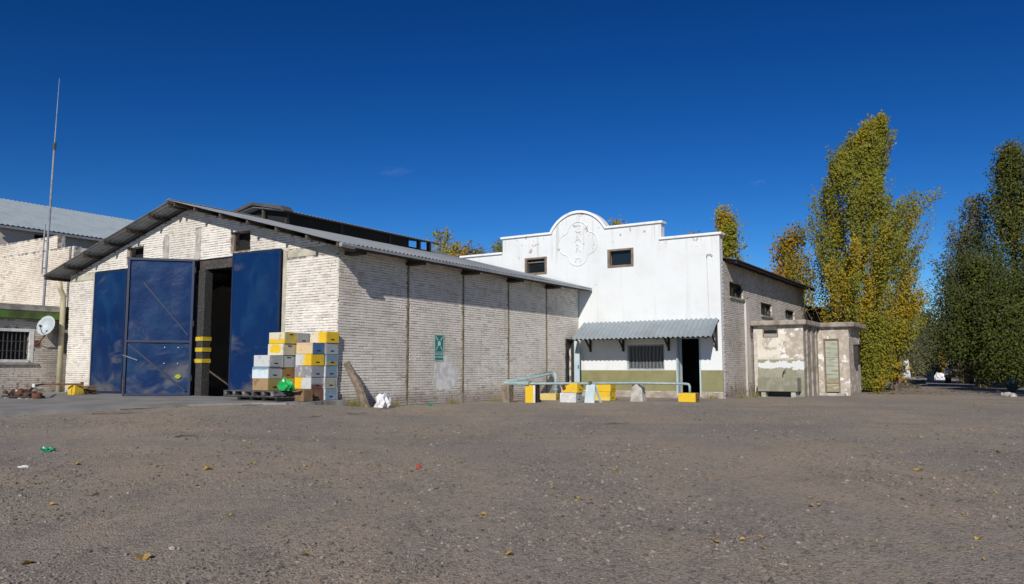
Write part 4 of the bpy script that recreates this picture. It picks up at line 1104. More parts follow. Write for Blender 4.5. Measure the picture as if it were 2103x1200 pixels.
lump('plastic_bag', 'crumpled white plastic sack on the ground by the side wall', 'bag', .55, 1.05, GS(.55, 1.05) - .02, .25, .18, .26, M_WHITEBAG, 4.0, .60, 2.2, sub=3)
lump('plastic_bottle_heap', 'crushed green plastic litter beside the leaning log', 'litter', .45, .52, GS(.45, .52) - .01, .12, .10, .13, M_GREENBAG2, 6.0, .6, 4)
lump('plastic_scrap', 'small green plastic scrap below the green wall sign', 'litter', .45, 3.1, GS(.45, 3.1) - .01, .09, .07, .06, M_GREENBAG2, 7.0, .6, 4)
lump('plastic_scrap', 'dark green scrap on the ground before the yellow upright box', 'litter', 1.55, 6.85, GS(1.55, 6.85) - .01, .13, .09, .10, M_GREENBAG2, 8.0, .6, 4)
ct = thing('carton', 'crumpled brown carton on the ground in front of the maroon hive box', 'carton', .05, -1.12, .088)
MB().box(-.10, .22, -1.26, -.96, .09, .34).build('carton_body', M_CARD, ct, bevel=.012, jitter=.012)
MB().hexa([(-.10, -1.26, .335), (.22, -1.26, .335), (.22, -1.25, .345), (-.10, -1.25, .345)], [(-.12, -1.38, .30), (.20, -1.40, .31), (.20, -1.39, .32), (-.12, -1.37, .31)]).build('flap', M_CARD, ct)
lg = thing('log', 'grey log leaning against the side wall next to the hive boxes', 'log', .62, .30)
MB().tube([(.60, .42, GS(.6, .42) - .03), (.42, .30, .45), (.20, .10, .98)], [.105, .10, .08], 9).build('log_body', M_WOODG, lg, jitter=.008)

# ------------------------------------------------------------------ sign
sg = thing('sign', 'green meeting point sign with white arrows and figures on the side wall', 'sign', .02, 3.98, 1.10)
def build_sign():
    q0, q1, z0, z1 = 3.78, 4.20, 1.06, 1.80
    M_SG = simple('sign_green', (.010, .19, .16), .4, c2=(.012, .16, .14), sc_=4); M_SW = simple('sign_white', (.60, .74, .72), .5)
    pl = MB().box(.016, .024, q0, q1, z0, z1).build('plate', M_SG, sg)
    b = .018
    bd = MB().box(.0242, .0262, q0, q1, z1 - b, z1).box(.0242, .0262, q0, q1, z0, z0 + b).box(.0242, .0262, q0, q0 + b, z0 + b, z1 - b).box(.0242, .0262, q1 - b, q1, z0 + b, z1 - b)
    bd.box(.0242, .0262, q0 + b, q1 - b, 1.30, 1.312).build('border', M_SW, sg)
    x = .0242; cq, cz = (q0 + q1) / 2, 1.55
    def flat(name, pts):
        MB().prism([(x, cq + a, cz + c) for a, c in pts], (.002, 0, 0)).build(name, M_SW, sg)
    for sx in (-1, 1):
        for sz in (-1, 1):
            base = [(.165, .20), (.125, .20), (.14, .185), (.085, .12), (.105, .10), (.155, .165), (.165, .15)]
            base = [(.065, .085), (.115, .095), (.10, .112), (.165, .185), (.145, .205), (.085, .13), (.070, .142)]
            flat('arrow', [(a * sx, c * sz) for a, c in base])
    disc = lambda cx, cy, r: [(cx + r * math.cos(t), cy + r * math.sin(t)) for t in np.linspace(0, 2 * math.pi, 13)[:-1]]
    for (cx, cy, r) in ((0, .055, .024), (-.05, .035, .019), (.05, .035, .019)):
        flat('figure_head', disc(cx, cy, r))
    for (cx, w, h0, h1) in ((0, .03, -.075, .028), (-.05, .022, -.065, .012), (.05, .022, -.065, .012)):
        flat('figure_body', [(cx - w, h1), (cx + w, h1), (cx + w * .8, h0), (cx + .003, h0), (cx, -.02), (cx - .003, h0), (cx - w * .8, h0)])
    for txt, z in (('PUNTO DE', 1.245), ('ENCUENTRO', 1.16)):
        put_text('sign_text', txt, .078, .001, .0252, cq, z, rad(90), M_SW, sg, .85)
build_sign()

# ------------------------------------------------------------------ pipe run in front of the awning
PR = {}
def pq(px, py, z):                   # ground point below a pixel, given its height
    d = (py - 600) / 1650.0; ang = math.atan(d) - PITCH
    Yp = (EYE - z) / math.tan(ang); x = at(px, Yp) ; return inv(x, Yp)
gB = 'pipe supports in the yard'
def ground_box(name, label, cat, pxl, pxr, pyb, h, depth, mat, group=None, bevel=.008, w=None):
    z = -.15
    a = pq(pxl, pyb, z); b = pq(pxr, pyb, z)
    return a, b
pa = pq(1042, 826, -.15); pb = pq(1212, 827, -.15); pc = pq(1310, 824, -.15); pd_ = pq(1412, 826, -.15); pe_ = pq(1087, 827, -.15)
pf = (.24, 10.2)
zt = .43
t = thing('pipe', 'thick pale green pipe rising to the right then turning down by the wall', 'pipe', pa[0], pa[1], -.15)
MB().tube([(pa[0] - .03, pa[1] + .02, .44), (pf[0] - .12, pf[1], .69), (pf[0] + .0, pf[1] + .0, .685), (pf[0] + .05, pf[1] + .0, .62), (pf[0] + .06, pf[1], -.2)], .062, 10).build('pipe_body', M_PIPEGREEN, t, smooth=True)
MB().cyl((pf[0] + .06, pf[1], .10), .085, .05, 10).build('flange', M_PIPEGREEN, t)
t = thing('pipe', 'long thin pale green pipe running level on the supports to a bend by the doorway', 'pipe', pb[0], pb[1], -.15)
pend = (pd_[0] + .02, pd_[1] + .1)
MB().tube([(pa[0] - .08, pa[1], .405), (pe_[0], pe_[1] + .05, .40), (pb[0], pb[1] + .1, .405), (pc[0], pc[1] + .1, .40), (pend[0] - .12, pend[1], .385), (pend[0] - .03, pend[1], .37), (pend[0], pend[1], .31), (pend[0], pend[1], .10)], .038, 8).build('pipe_body', M_PIPEGREEN, t, smooth=True)
MB().tube([(pa[0] - .1, pa[1], .405), (pa[0] + .75, pa[1] + .02, .40)], .062, 10).build('sleeve', M_PIPEGREEN, t)
for s_ in (pe_, pb): MB().cyl((s_[0] - .03, s_[1] + .06, .365), .055, .10, 8).build('clamp', M_DARKSTEEL, t)
t = thing('concrete_pier', 'brown grey concrete pier under the left end of the pale pipes', 'pier', pa[0], pa[1], None, gB)
MB().box(pa[0] - .14, pa[0] + .14, pa[1] - .13, pa[1] + .13, -.3, .36).build('pier_body', M_WOODG, t, bevel=.012)
t = thing('upright_box', 'yellow box stood on end under the pipes with a pale edge', 'box', pe_[0], pe_[1], None, gB)
MB().box(pe_[0] - .13, pe_[0] + .14, pe_[1] - .02, pe_[1] + .01, -.18, .36).build('front_board', HM.setdefault('up', hive_mat('upright_paint', Y_, (.60, .50, .20), n_, .2, 3)), t, bevel=.004)
MB().box(pe_[0] + .145, pe_[0] + .20, pe_[1] - .025, pe_[1] + .02, -.18, .355).build('edge_board', M_WHITEP, t, bevel=.004)
MB().box(pe_[0] - .13, pe_[0] - .10, pe_[1] + .01, pe_[1] + .36, -.18, .36).box(pe_[0] + .11, pe_[0] + .14, pe_[1] + .01, pe_[1] + .36, -.18, .36).build('side_board', M_DARK, t)
t = thing('timber_stand', 'pale blue painted board stand holding up the thin pipe', 'stand', pb[0], pb[1], None, gB)
MB().hexa([(pb[0] - .16, pb[1] - .10, -.22), (pb[0] + .17, pb[1] - .10, -.22), (pb[0] + .17, pb[1] - .06, -.22), (pb[0] - .16, pb[1] - .06, -.22)], [(pb[0] - .15, pb[1] + .03, .38), (pb[0] + .14, pb[1] + .03, .38), (pb[0] + .14, pb[1] + .06, .38), (pb[0] - .15, pb[1] + .06, .38)]).build('board', M_PALEBLUE, t, bevel=.004)
MB().bar((pb[0] - .2, pb[1] + .36, -.2), (pb[0] - .08, pb[1] + .10, .36), .05, .05).build('back_leg', M_PALEBLUE, t)
MB().bar((pb[0] + .17, pb[1] + .36, -.2), (pb[0] + .10, pb[1] + .10, .36), .05, .05).build('back_leg', M_PALEBLUE, t)
t = thing('concrete_pier', 'pale grey tapered concrete pier under the middle of the thin pipe', 'pier', pc[0], pc[1], None, gB)
MB().hexa([(pc[0] - .23, pc[1] - .15, -.3), (pc[0] + .21, pc[1] - .15, -.3), (pc[0] + .21, pc[1] + .2, -.3), (pc[0] - .23, pc[1] + .2, -.3)], [(pc[0] - .17, pc[1] - .08, .355), (pc[0] + .14, pc[1] - .08, .355), (pc[0] + .14, pc[1] + .16, .355), (pc[0] - .17, pc[1] + .16, .355)]).build('pier_body', M_CONCL, t, bevel=.015)
MB().bar((pc[0] + .06, pc[1] - .11, .37), (pc[0] + .26, pc[1] - .09, .21), .03, .05).build('strap', M_DARKSTEEL, t)
gC = 'hive boxes under the pipe run'
hb = pq(1182, 828, -.16)
hive('white hive box on the ground under a yellow one by the pipes', hb[0], hb[1], GS(*hb), (W_, (.70, .70, .69), n_, .5, 60), (GR, (.5, .5, .48), n_, .4, 61), gC, H=.285)
hive('yellow hive box with a red blotch sitting on the white one', hb[0] + .03, hb[1] + .03, GS(*hb) + .285, (Y_, (.52, .40, .25), 'left', .5, 62), (Y_, OLV, n_, .4, 63), gC, lid=(Y_, W_, n_, .4, 2), H=.285)
bt = thing('red_blotch', 'round brown-red blotch on the front of the yellow hive box', 'paint blotch', hb[0] - .42, hb[1] + .02, GS(*hb) + .42)
bpts = [(hb[0] - .40 + .065 * math.cos(a) , hb[1] + .0225, GS(*hb) + .42 + .065 * math.sin(a) * (1 + .2 * math.cos(3 * a))) for a in np.linspace(0, 2 * math.pi, 15)[:-1]]
MB().prism(bpts, (0, .004, 0)).build('blotch', simple('red_blotch_paint', (.14, .035, .018), .6), bt)
hb2 = pq(1252, 823, -.16)
hive('yellow hive box on the ground right of the pale blue stand', hb2[0], hb2[1], GS(*hb2), (Y_, (.66, .50, .10), 'low', .4, 64), (Y_, OLV, n_, .4, 65), gC, H=.28)
hive('plain yellow hive box on top of another right of the pale blue stand', hb2[0] + .01, hb2[1] + .02, GS(*hb2) + .28, (Y_, (.62, .38, .01), n_, .4, 66), (Y_, OLV, n_, .5, 67), gC, lid=(Y_, W_, n_, .4, 3), H=.27)
hb3 = pq(1430, 827, -.16)
hive('yellow hive box standing before the dark doorway under the pipe bend', hb3[0] - .05, hb3[1], GS(*hb3), (Y_, (.60, .38, .03), n_, .4, 68), (BRN, OLV, n_, .5, 69), gC, lid=((.56, .46, .22), W_, n_, .4, 4), H=.27)
hb4 = pq(1126, 822, -.16)
hive('small dirty yellow box lying below the thick pipe bend', hb4[0] + .2, hb4[1], GS(*hb4) - .03, ((.55, .42, .10), (.50, .45, .33), n_, .6, 70), (Y_, OLV, n_, .5, 71), gC, lid=(Y_, CRM, n_, .4, 5), rot=14, H=.24)

# ------------------------------------------------------------------ left corner clutter
c0 = pq(148, 812, .075); cr = pq(60, 819, .075); ce = pq(166, 812, .075)
yb = thing('upturned_box', 'yellow box at the left corner of the blue doors under a rusty bar', 'box', c0[0], c0[1], .075)
MB().box(c0[0] - .17, c0[0] + .19, c0[1], c0[1] + .26, .08, .36).build('box_body', HM.setdefault('yb', hive_mat('corner_box_paint', Y_, (.55, .40, .10), n_, .4, 9)), yb, bevel=.006)
MB().tube([(c0[0] + .02, c0[1] - .003, .10), (c0[0] + .04, c0[1] - .003, .22), (c0[0] + .08, c0[1] - .003, .35)], .008, 5).build('crack', M_DARK, yb)
rp = thing('rusty_bar', 'long rusty bar lying across the yellow box and the scrap heap', 'bar', c0[0], c0[1] + .1, .36)
MB().tube([(c0[0] + .34, c0[1] + .12, .395), (c0[0] - .5, c0[1] - .55, .39), (cr[0] + .1, cr[1] + .1, .40)], .026, 7).build('bar_body', M_RUST, rp)
MB().cyl((c0[0] + .34, c0[1] + .12, .36), .045, .09, 8).build('knob', M_RUST, rp)
MB().cyl((cr[0] + .16, cr[1] + .06, .36), .042, .09, 8).build('end_cap', M_WHITEP, rp)
e0_ = pq(172, 811, .075)
bs = thing('brick_stub', 'short brown masonry stub beside the left door jamb', 'masonry', e0_[0], e0_[1], .07)
for k in range(4):
    for j in range(2): MB().box(e0_[0] - .22 + j * .25 - .04 * (k % 2), e0_[0] + .02 + j * .25 - .04 * (k % 2), e0_[1], e0_[1] + .28, .08 + k * .066, .138 + k * .066).build('brick', simple('brown_brick', (.24, .16, .085), .95, c2=(.15, .10, .06), sc_=9, bump=.6), bs, bevel=.006)
def scrap():
    c = cr
    t = thing('scrap_heap', 'heap of rusty dark machine scrap on the concrete under the office window', 'scrap', c[0], c[1], .07)
    rnd = random.Random(5)
    MB().box(c[0] - .9, c[0] + .45, c[1] - .2, c[1] + .2, .10, .15).build('skid', M_RUSTD, t, bevel=.01)
    for x in (-.7, .0, .35): MB().box(c[0] + x, c[0] + x + .12, c[1] - .24, c[1] + .24, .06, .098).build('block', M_CONCL, t)
    for k in range(26):
        x, y, z = rnd.uniform(-.9, .42), rnd.uniform(-.22, .2), rnd.uniform(.16, .29)
        m = rnd.choice((M_RUST, M_RUSTD, M_RUSTD, M_RUST, M_DARKSTEEL))
        if k % 3 == 0: MB().tube([(c[0] + x - rnd.uniform(.05, .2), c[1] + y, z), (c[0] + x + .15, c[1] + y + rnd.uniform(-.15, .15), z + rnd.uniform(-.05, .10))], rnd.uniform(.015, .045), 8).build('rod', m, t)
        elif k % 3 == 1: MB().cyl((c[0] + x, c[1] + y, z - .1), rnd.uniform(.05, .10), rnd.uniform(.06, .15), 10).build('pulley', m, t)
        else: MB().box(c[0] + x, c[0] + x + rnd.uniform(.08, .22), c[1] + y, c[1] + y + .10, z - .08, z + rnd.uniform(.0, .08)).build('casting', m, t, bevel=.012, jitter=.008)
    MB().cyl((c[0] + .45, c[1], .09), .12, .13, 12).build('gear_wheel', M_RUST, t)
    MB().cyl((c[0] - .1, c[1] - .22, .26), .03, .04, 8).build('white_cap', M_WHITEP, t)
scrap()

# ------------------------------------------------------------------ trees
def leaf_mesh(name, P, size, hue, mat, parent, bias=None):
    n = len(P); P = np.asarray(P, np.float32)
    a = RNG.normal(size=(n, 3)); a /= np.linalg.norm(a, axis=1, keepdims=True)
    if bias is None: b = RNG.normal(size=(n, 3))
    else:
        nn = RNG.normal(size=(n, 3)) * .75 + bias; nn /= np.linalg.norm(nn, axis=1, keepdims=True)
        a -= nn * (a * nn).sum(1, keepdims=True); a /= np.linalg.norm(a, axis=1, keepdims=True) + 1e-6
        b = np.cross(nn, a)
    b -= a * (a * b).sum(1, keepdims=True); b /= np.linalg.norm(b, axis=1, keepdims=True) + 1e-6
    s = (size * RNG.uniform(.6, 1.35, n))[:, None].astype(np.float32)
    V = np.empty((n, 4, 3), np.float32)
    V[:, 0] = P - a * s * .5; V[:, 1] = P + b * s * .38; V[:, 2] = P + a * s * .5; V[:, 3] = P - b * s * .38
    Fq = np.arange(n * 4).reshape(n, 4)
    return npmesh(name, V.reshape(-1, 3), Fq, mat, parent, attrs={'hue': np.repeat(hue, 4)})
def tree(name, label, cat, group, px, Y, env, nb, nl, ls, mat, hue0=.4, huev=.25, seed=0, depth=.8, lean=.0, droop=0.0, bark=None, trunk_r=.16, spread=.24, zmin=.05, zcut=None, ups=1.25, base_h=.05, bare=0.0, rho0=.25, huefn=None, tip=1.0, over=.06, limb=.55):
    """env rows: (image row, left column, right column) of the outline, at distance Y"""
    rng = np.random.default_rng(seed + 100); bark = bark or M_BARK
    X = at(px, Y); gz = G(X, Y); K = Y / 1650.0
    t = thing_w(name, label, cat, X, Y, gz, -math.atan2(X, Y), group)
    E = sorted([((760 - y) * K + EYE - gz, (l - px) * K, (r - px) * K) for y, l, r in env])
    hs_, ls_, rs_ = map(np.array, zip(*E)); H = hs_[-1]
    ctr = lambda h: (np.interp(h, hs_, ls_) + np.interp(h, hs_, rs_)) / 2
    hw = lambda h: (np.interp(h, hs_, rs_) - np.interp(h, hs_, ls_)) / 2
    tk = MB(); n = 9
    axis = lambda h: Vector((ctr(h) * min(1, h / (H * .35 + 1e-3)), 0, h))
    hts = np.linspace(0, H * .93, n)
    path = [axis(h) for h in hts]; path[0].z = -.15
    tk.tube(path, [trunk_r * (1.25 if i == 0 else 1) * (1 - .9 * i / (n - 1)) + .008 for i in range(n)], 7)
    P = []; hue = []
    per = max(4, nl // nb)
    for i in range(nb):
        f = rng.uniform(0, 1) ** .8
        h = hs_[0] + (H - hs_[0]) * (.02 + .98 * f)
        w = max(.12, hw(h)); th = rng.uniform(0, 2 * math.pi); rho = (rho0 + (1 - rho0) * math.sqrt(rng.uniform())) * (1 + over * rng.normal())
        end = Vector((ctr(h) + w * rho * math.cos(th), w * depth * rho * math.sin(th), h))
        hb_ = max(base_h * H, h - ups * w * rho - .3 - rng.uniform(0, .08) * H)
        st = axis(min(hb_, H * .9))
        mid = (st + end) / 2 + Vector(((end.x - st.x) * .18, (end.y - st.y) * .18, -(h - hb_) * .10)) + Vector((lean * (h - hb_), 0, 0)) * -.3
        pts = [st * (1 - s) ** 2 + mid * 2 * s * (1 - s) + end * s * s for s in np.linspace(0, 1, 5)]
        r0 = limb * trunk_r * rng.uniform(.18, .34) * (1 - .6 * f)
        tk.tube(pts, [r0 * (1 - .85 * k / 4) + .004 for k in range(5)], 4, caps=False)
        hb = hue0 + rng.normal(0, huev)
        if huefn: hb += huefn(h / H, end.x / max(.5, hs_[-1]))
        if rng.uniform() < bare: m_ = per // 6
        else: m_ = int(per * rng.uniform(.5, 1.5))
        s = (1 - tip * rng.beta(1.1, 1.7, m_))[:, None]
        Q = np.array(st) * (1 - s) ** 2 + np.array(mid) * 2 * s * (1 - s) + np.array(end) * s * s
        if droop:
            k_ = rng.integers(0, 7, m_); offx = rng.normal(0, .35, 7)[k_]; offy = rng.normal(0, .35, 7)[k_]
            dl = rng.uniform(0, 1, m_) * droop * rng.uniform(.4, 1.2, 7)[k_]
            Q = Q + np.stack([offx + dl * .12, offy, -dl], 1)
            Q += rng.normal(0, spread * .5, (m_, 3))
        else:
            # leaves gather in a few twig clumps along the branch
            nc = 6; cc = rng.normal(0, spread, (nc, 3)); Q = Q + cc[rng.integers(0, nc, m_)] + rng.normal(0, spread * .55, (m_, 3))
        Q = Q[Q[:, 2] > (zmin if zcut is None else np.where(Q[:, 0] < zcut[0], zcut[1], zmin) + rng.uniform(-.5, .5, len(Q)))]; m_ = len(Q)
        P.append(Q); hue.append(np.full(m_, hb))
    tr = tk.build('trunk', bark, t, flipfix=False)
    P = np.concatenate(P); hue = np.concatenate(hue)
    out = P - np.stack([np.interp(P[:, 2], hs_, (ls_ + rs_) / 2), np.zeros(len(P)), P[:, 2]], 1)
    out /= np.linalg.norm(out, axis=1, keepdims=True) + .3
    sl = to_sun.copy(); sl.rotate(Matrix.Rotation(math.atan2(X, Y), 3, 'Z'))
    leaf_mesh('crown', P, ls, hue, mat, t, bias=out * .7 + np.array(sl) * .75)
    return t
gT = 'poplars standing behind the buildings'
tree('poplar_tree', 'tall leaning poplar with green and yellow leaves right of the annex', 'tree', None, 1800, 35.5,
     [(232, 1822, 1840), (262, 1772, 1836), (300, 1738, 1842), (350, 1718, 1842), (385, 1692, 1868), (412, 1682, 1894), (450, 1668, 1892), (500, 1664, 1878), (550, 1676, 1880), (600, 1702, 1884), (640, 1724, 1882), (680, 1746, 1870), (720, 1760, 1852), (770, 1768, 1838), (798, 1776, 1826)],
     330, 100000, .09, M_LEAFP, .40, .17, 1, .9, spread=.14, trunk_r=.20, ups=1.75, rho0=.3, lean=.55, tip=.44, over=.2, limb=.6,
     huefn=lambda f, x: .30 * math.exp(-((f - .36) / .08) ** 2) - .05 * (f > .7))
tree('poplar_suckers', 'leafy yellow-green suckers growing round the foot of the big poplar', 'shrub', None, 1799, 34.6,
     [(640, 1784, 1824), (690, 1774, 1838), (740, 1770, 1834), (780, 1772, 1828), (802, 1774, 1824)],
     110, 12000, .085, M_LEAFP, .36, .22, 41, .8, spread=.13, trunk_r=.06, ups=1.5, rho0=.3)
tree('poplar_branch_sprout', 'young poplar sprouting wide to the right behind the big poplar', 'tree', None, 1838, 37.5,
     [(395, 1916, 1930), (410, 1880, 1932), (440, 1850, 1905), (500, 1840, 1890), (560, 1835, 1885), (640, 1835, 1880), (720, 1830, 1860), (790, 1834, 1846)],
     50, 4200, .10, M_LEAFP, .35, .2, 2, .8, spread=.22, trunk_r=.10)
tree('autumn_tree', 'orange-yellow poplar rising behind the dark eave of the side wall', 'tree', gT, 1628, 52,
     [(472, 1632, 1648), (490, 1604, 1660), (530, 1590, 1672), (580, 1580, 1685), (640, 1585, 1690), (720, 1600, 1680), (780, 1620, 1650)], 110, 15000, .15, M_LEAFY, .62, .25, 3, .9, spread=.28)
tree('poplar_tree', 'narrow yellow-green poplar just behind the right end of the white facade', 'tree', gT, 1505, 46,
     [(428, 1488, 1498), (450, 1478, 1518), (490, 1474, 1530), (540, 1472, 1534), (620, 1476, 1534), (760, 1490, 1520)], 100, 14000, .13, M_LEAFP, .55, .2, 4, .9, spread=.22)
for i, (px, y0, w, lb, hu, mt) in enumerate((
        (902, 468, 24, 'broad yellow poplar behind the near end of the ridge vent', .55, M_LEAFP), (928, 482, 16, 'slim yellow poplar second along the row behind the warehouse roof', .65, M_LEAFP),
        (951, 500, 13, 'orange poplar in the middle of the row behind the warehouse roof', .75, M_LEAFY), (972, 508, 11, 'thin half bare poplar nearest the white parapet', .6, M_LEAFB),
        (880, 515, 22, 'low orange tree seen under the end of the ridge vent roof', .8, M_LEAFY))):
    tree('poplar_tree', lb, 'tree', gT, px, 66, [(y0, px + w * .1, px + w * .35), (y0 + 20, px - w * .8, px + w * .8), (y0 + 60, px - w, px + w), (640, px - w, px + w), (770, px - 4, px + 4)], 60, 5200, .19, mt, hu, .2, 10 + i, .9, spread=.30, bare=.25)
tree('conifer_tree', 'small dark green tree tip left of the white parapet step', 'tree', gT, 1021, 60, [(494, 1020, 1026), (512, 1014, 1028), (560, 1008, 1032), (760, 1012, 1028)], 50, 5000, .15, M_LEAFP, .2, .15, 20, .9)
tree('poplar_tree', 'tree tip just showing over the parapet right of the arch', 'tree', gT, 1272, 50, [(444, 1270, 1276), (470, 1262, 1284), (520, 1256, 1290), (760, 1266, 1280)], 50, 4000, .14, M_LEAFP, .5, .2, 21, .9)
tree('poplar_tree', 'tree top just showing over the low right parapet', 'tree', gT, 1421, 52, [(468, 1418, 1428), (490, 1408, 1440), (560, 1404, 1440), (760, 1414, 1430)], 40, 3500, .14, M_LEAFP, .5, .2, 22, .9)
gR = 'trees along the lane on the right'
tree('pepper_tree', 'big dark drooping tree filling the right edge over the lane', 'tree', gR, 2015, 44,
     [(510, 1985, 2040), (550, 1945, 2100), (620, 1920, 2130), (680, 1912, 2140), (730, 1922, 2140), (750, 1960, 2130)], 200, 66000, .11, M_LEAFD, .12, .14, 30, 1.0, droop=2.6, zmin=.45, zcut=((2002 - 2015) * 44 / 1650, 1.75), spread=.35, trunk_r=.35, ups=.8, base_h=.25)
tree('poplar_tree', 'tall dark poplar at the right edge with a yellowish sunny crown', 'tree', gR, 2100, 52,
     [(290, 2094, 2110), (340, 2070, 2140), (400, 2046, 2160), (470, 2020, 2180), (560, 2000, 2190), (680, 2000, 2180), (780, 2070, 2110)], 200, 38000, .14, M_LEAFD, .36, .25, 31, .9, spread=.30, trunk_r=.3)
tree('broad_tree', 'thin crowned olive brown tree behind the dark drooping one', 'tree', gR, 1985, 56,
     [(408, 2010, 2032), (435, 1980, 2050), (475, 1948, 2055), (525, 1926, 2055), (600, 1916, 2050), (700, 1925, 2040), (780, 1975, 1995)], 150, 26000, .13, M_LEAFB, .45, .25, 32, .9, spread=.30, bare=.15)
tree('bare_tree', 'grey half bare tree with sparse leaves left of the lane', 'tree', gR, 1872, 84,
     [(590, 1868, 1892), (640, 1844, 1908), (700, 1834, 1908), (750, 1838, 1900), (785, 1858, 1888)], 130, 6500, .17, M_LEAFB, .35, .25, 33, .9, spread=.3, bare=.4)
tree('lane_tree', 'green tree between the bare tree and the lane end', 'tree', gR, 1905, 98,
     [(640, 1896, 1916), (680, 1880, 1930), (720, 1876, 1936), (765, 1884, 1928), (780, 1895, 1915)], 70, 9000, .2, M_LEAFB, .15, .2, 34, .9)
tree('lane_tree', 'yellow-green bush at the far end of the lane', 'tree', gR, 1922, 110,
     [(680, 1910, 1934), (710, 1896, 1948), (745, 1892, 1952), (774, 1898, 1948)], 70, 8000, .2, M_LEAFY, .5, .25, 35, .9)
tree('lane_tree', 'dark bushy tree closing the lane behind the parked truck', 'tree', gR, 1985, 90,
     [(640, 1970, 1990), (690, 1945, 2030), (740, 1935, 2070), (776, 1945, 2070)], 80, 12000, .2, M_LEAFD, .15, .2, 36, .9)
tree('lane_tree', 'dark bush low at the right edge beyond the truck', 'tree', gR, 2070, 70,
     [(640, 2050, 2090), (700, 2030, 2120), (750, 2025, 2130), (782, 2030, 2130)], 90, 16000, .16, M_LEAFD, .12, .15, 37, .9)
tree('shade_tree', 'large evergreen standing beside the yard on the right', 'tree', gR, 2420, 24,
     [(60, 2380, 2450), (180, 2290, 2560), (350, 2240, 2640), (560, 2250, 2640), (700, 2300, 2560), (790, 2400, 2440)], 130, 24000, .17, M_LEAFD, .15, .2, 38, 1.0, spread=.4, trunk_r=.3)
tree('shade_tree', 'tall evergreen standing back beside the yard on the right', 'tree', gR, 2520, 32,
     [(60, 2480, 2560), (200, 2380, 2680), (350, 2310, 2740), (560, 2300, 2740), (720, 2380, 2680), (790, 2500, 2540)], 130, 24000, .18, M_LEAFD, .15, .2, 39, 1.0, spread=.45, trunk_r=.3)

def far_wood():
    rng = np.random.default_rng(77); P = []; H = []
    for k in range(46):
        px = rng.uniform(1690, 2230); Y = rng.uniform(125, 165); top = rng.uniform(5.5, 10.5); wd = rng.uniform(2.0, 4.5)
        n = 520; Q = rng.normal(0, 1, (n, 3)); Q /= np.linalg.norm(Q, axis=1, keepdims=True); Q *= rng.uniform(.3, 1, (n, 1)) ** .5
        P.append(Q * np.array([wd, wd, top / 2]) + np.array([at(px, Y), Y, top / 2 - .6])); H.append(np.full(n, rng.uniform(.0, .7)))
    o = leaf_mesh('distant_wood', np.concatenate(P), .62, np.concatenate(H), M_LEAFB, None)  # clumps share the grey-green leaves of nearer trees
    tag(o, 'line of far trees closing off the end of the lane', 'wood', kind='stuff')
far_wood()

tree('shade_tree', 'dense evergreen beside the lane just past the right edge of the yard', 'tree', gR, 2300, 41,
     [(330, 2280, 2320), (400, 2220, 2400), (520, 2150, 2460), (640, 2140, 2460), (720, 2180, 2420), (780, 2280, 2320)], 120, 26000, .19, M_LEAFD, .15, .2, 42, 1.0, spread=.4, trunk_r=.3)
tree('shade_tree', 'dense evergreen further along the lane past the right edge', 'tree', gR, 2290, 53,
     [(400, 2270, 2310), (470, 2200, 2380), (560, 2140, 2420), (660, 2135, 2420), (730, 2180, 2400), (780, 2270, 2310)], 120, 26000, .2, M_LEAFD, .15, .2, 43, 1.0, spread=.4, trunk_r=.3)
# ------------------------------------------------------------------ lane clutter
def wp(px, py, z=-.16):
    ang = math.atan((py - 600) / 1650.0) - PITCH; Y = (EYE - z) / math.tan(ang); return at(px, Y), Y
x, y = wp(1861, 780); t = thing_w('bollard', 'white tapered concrete post by the bare tree', 'post', x, y)
MB().hexa([(-.40, -.25, -.1), (.36, -.25, -.1), (.36, .25, -.1), (-.40, .25, -.1)], [(-.20, -.16, 1.85), (.20, -.16, 1.98), (.20, .16, 1.98), (-.20, .16, 1.85)]).build('post_body', simple('white_lime', (.56, .57, .60), .9, c2=(.50, .51, .53), sc_=3), t, bevel=.03)
MB().box(-.45, .75, -.35, .35, -.1, .22).build('footing', M_CONC, t, bevel=.02)
x, y = wp(1838, 786); t = thing_w('tree_stump', 'tall reddish split trunk beside the big poplar', 'stump', x, y)
MB().tube([(0, 0, -.1), (.03, 0, .6), (-.02, 0, 1.45), (.06, 0, 2.35)], [.30, .24, .20, .09], 8).build('trunk', M_BARKRED, t, jitter=.02)
MB().tube([(.42, 0, -.1), (.46, 0, .9), (.44, 0, 2.0)], [.16, .13, .07], 7).build('trunk', M_WOODG, t, jitter=.015)
x, y = wp(1838, 787); t = thing_w('orange_can', 'faded orange can at the foot of the reddish split trunk', 'can', x - .02, y - .45)
MB().cyl((0, 0, .02), .24, .50, 12).build('can_body', simple('orange_paint', (.42, .10, .03), .6), t); MB().cyl((0, 0, .52), .25, .04, 12).build('rim', M_RUST, t)
x, y = wp(1868, 790); t = thing_w('fallen_log', 'pale fallen log lying across the ground left of the lane', 'log', x, y, None, rad(20))
MB().tube([(-1.1, -.2, .10), (.2, 0, .13), (1.4, .15, .12)], [.13, .15, .11], 9).build('log_body', M_WOODG, t, jitter=.012)
MB().cyl((1.3, .15, .15), .10, .16, 8).build('cut_end', M_CONCL, t)
x, y = wp(1822, 798); t = thing_w('brushwood_heap', 'dark heap of twigs and sticks under the big poplar', 'brushwood', x, y)
mbh = MB(); rnd = random.Random(9)
for k in range(90):
    a = Vector((rnd.uniform(-.7, 1.6), rnd.uniform(-.4, .4), rnd.uniform(.0, .22))); d = Vector((rnd.uniform(-.5, .5), rnd.uniform(-.3, .3), rnd.uniform(-.06, .14)))
    mbh.tube([a, a + d * .6, a + d + Vector((0, 0, -.03))], [.022, .016, .008], 4)
mbh.build('sticks', M_BARK, t, flipfix=False)['kind'] = 'stuff'
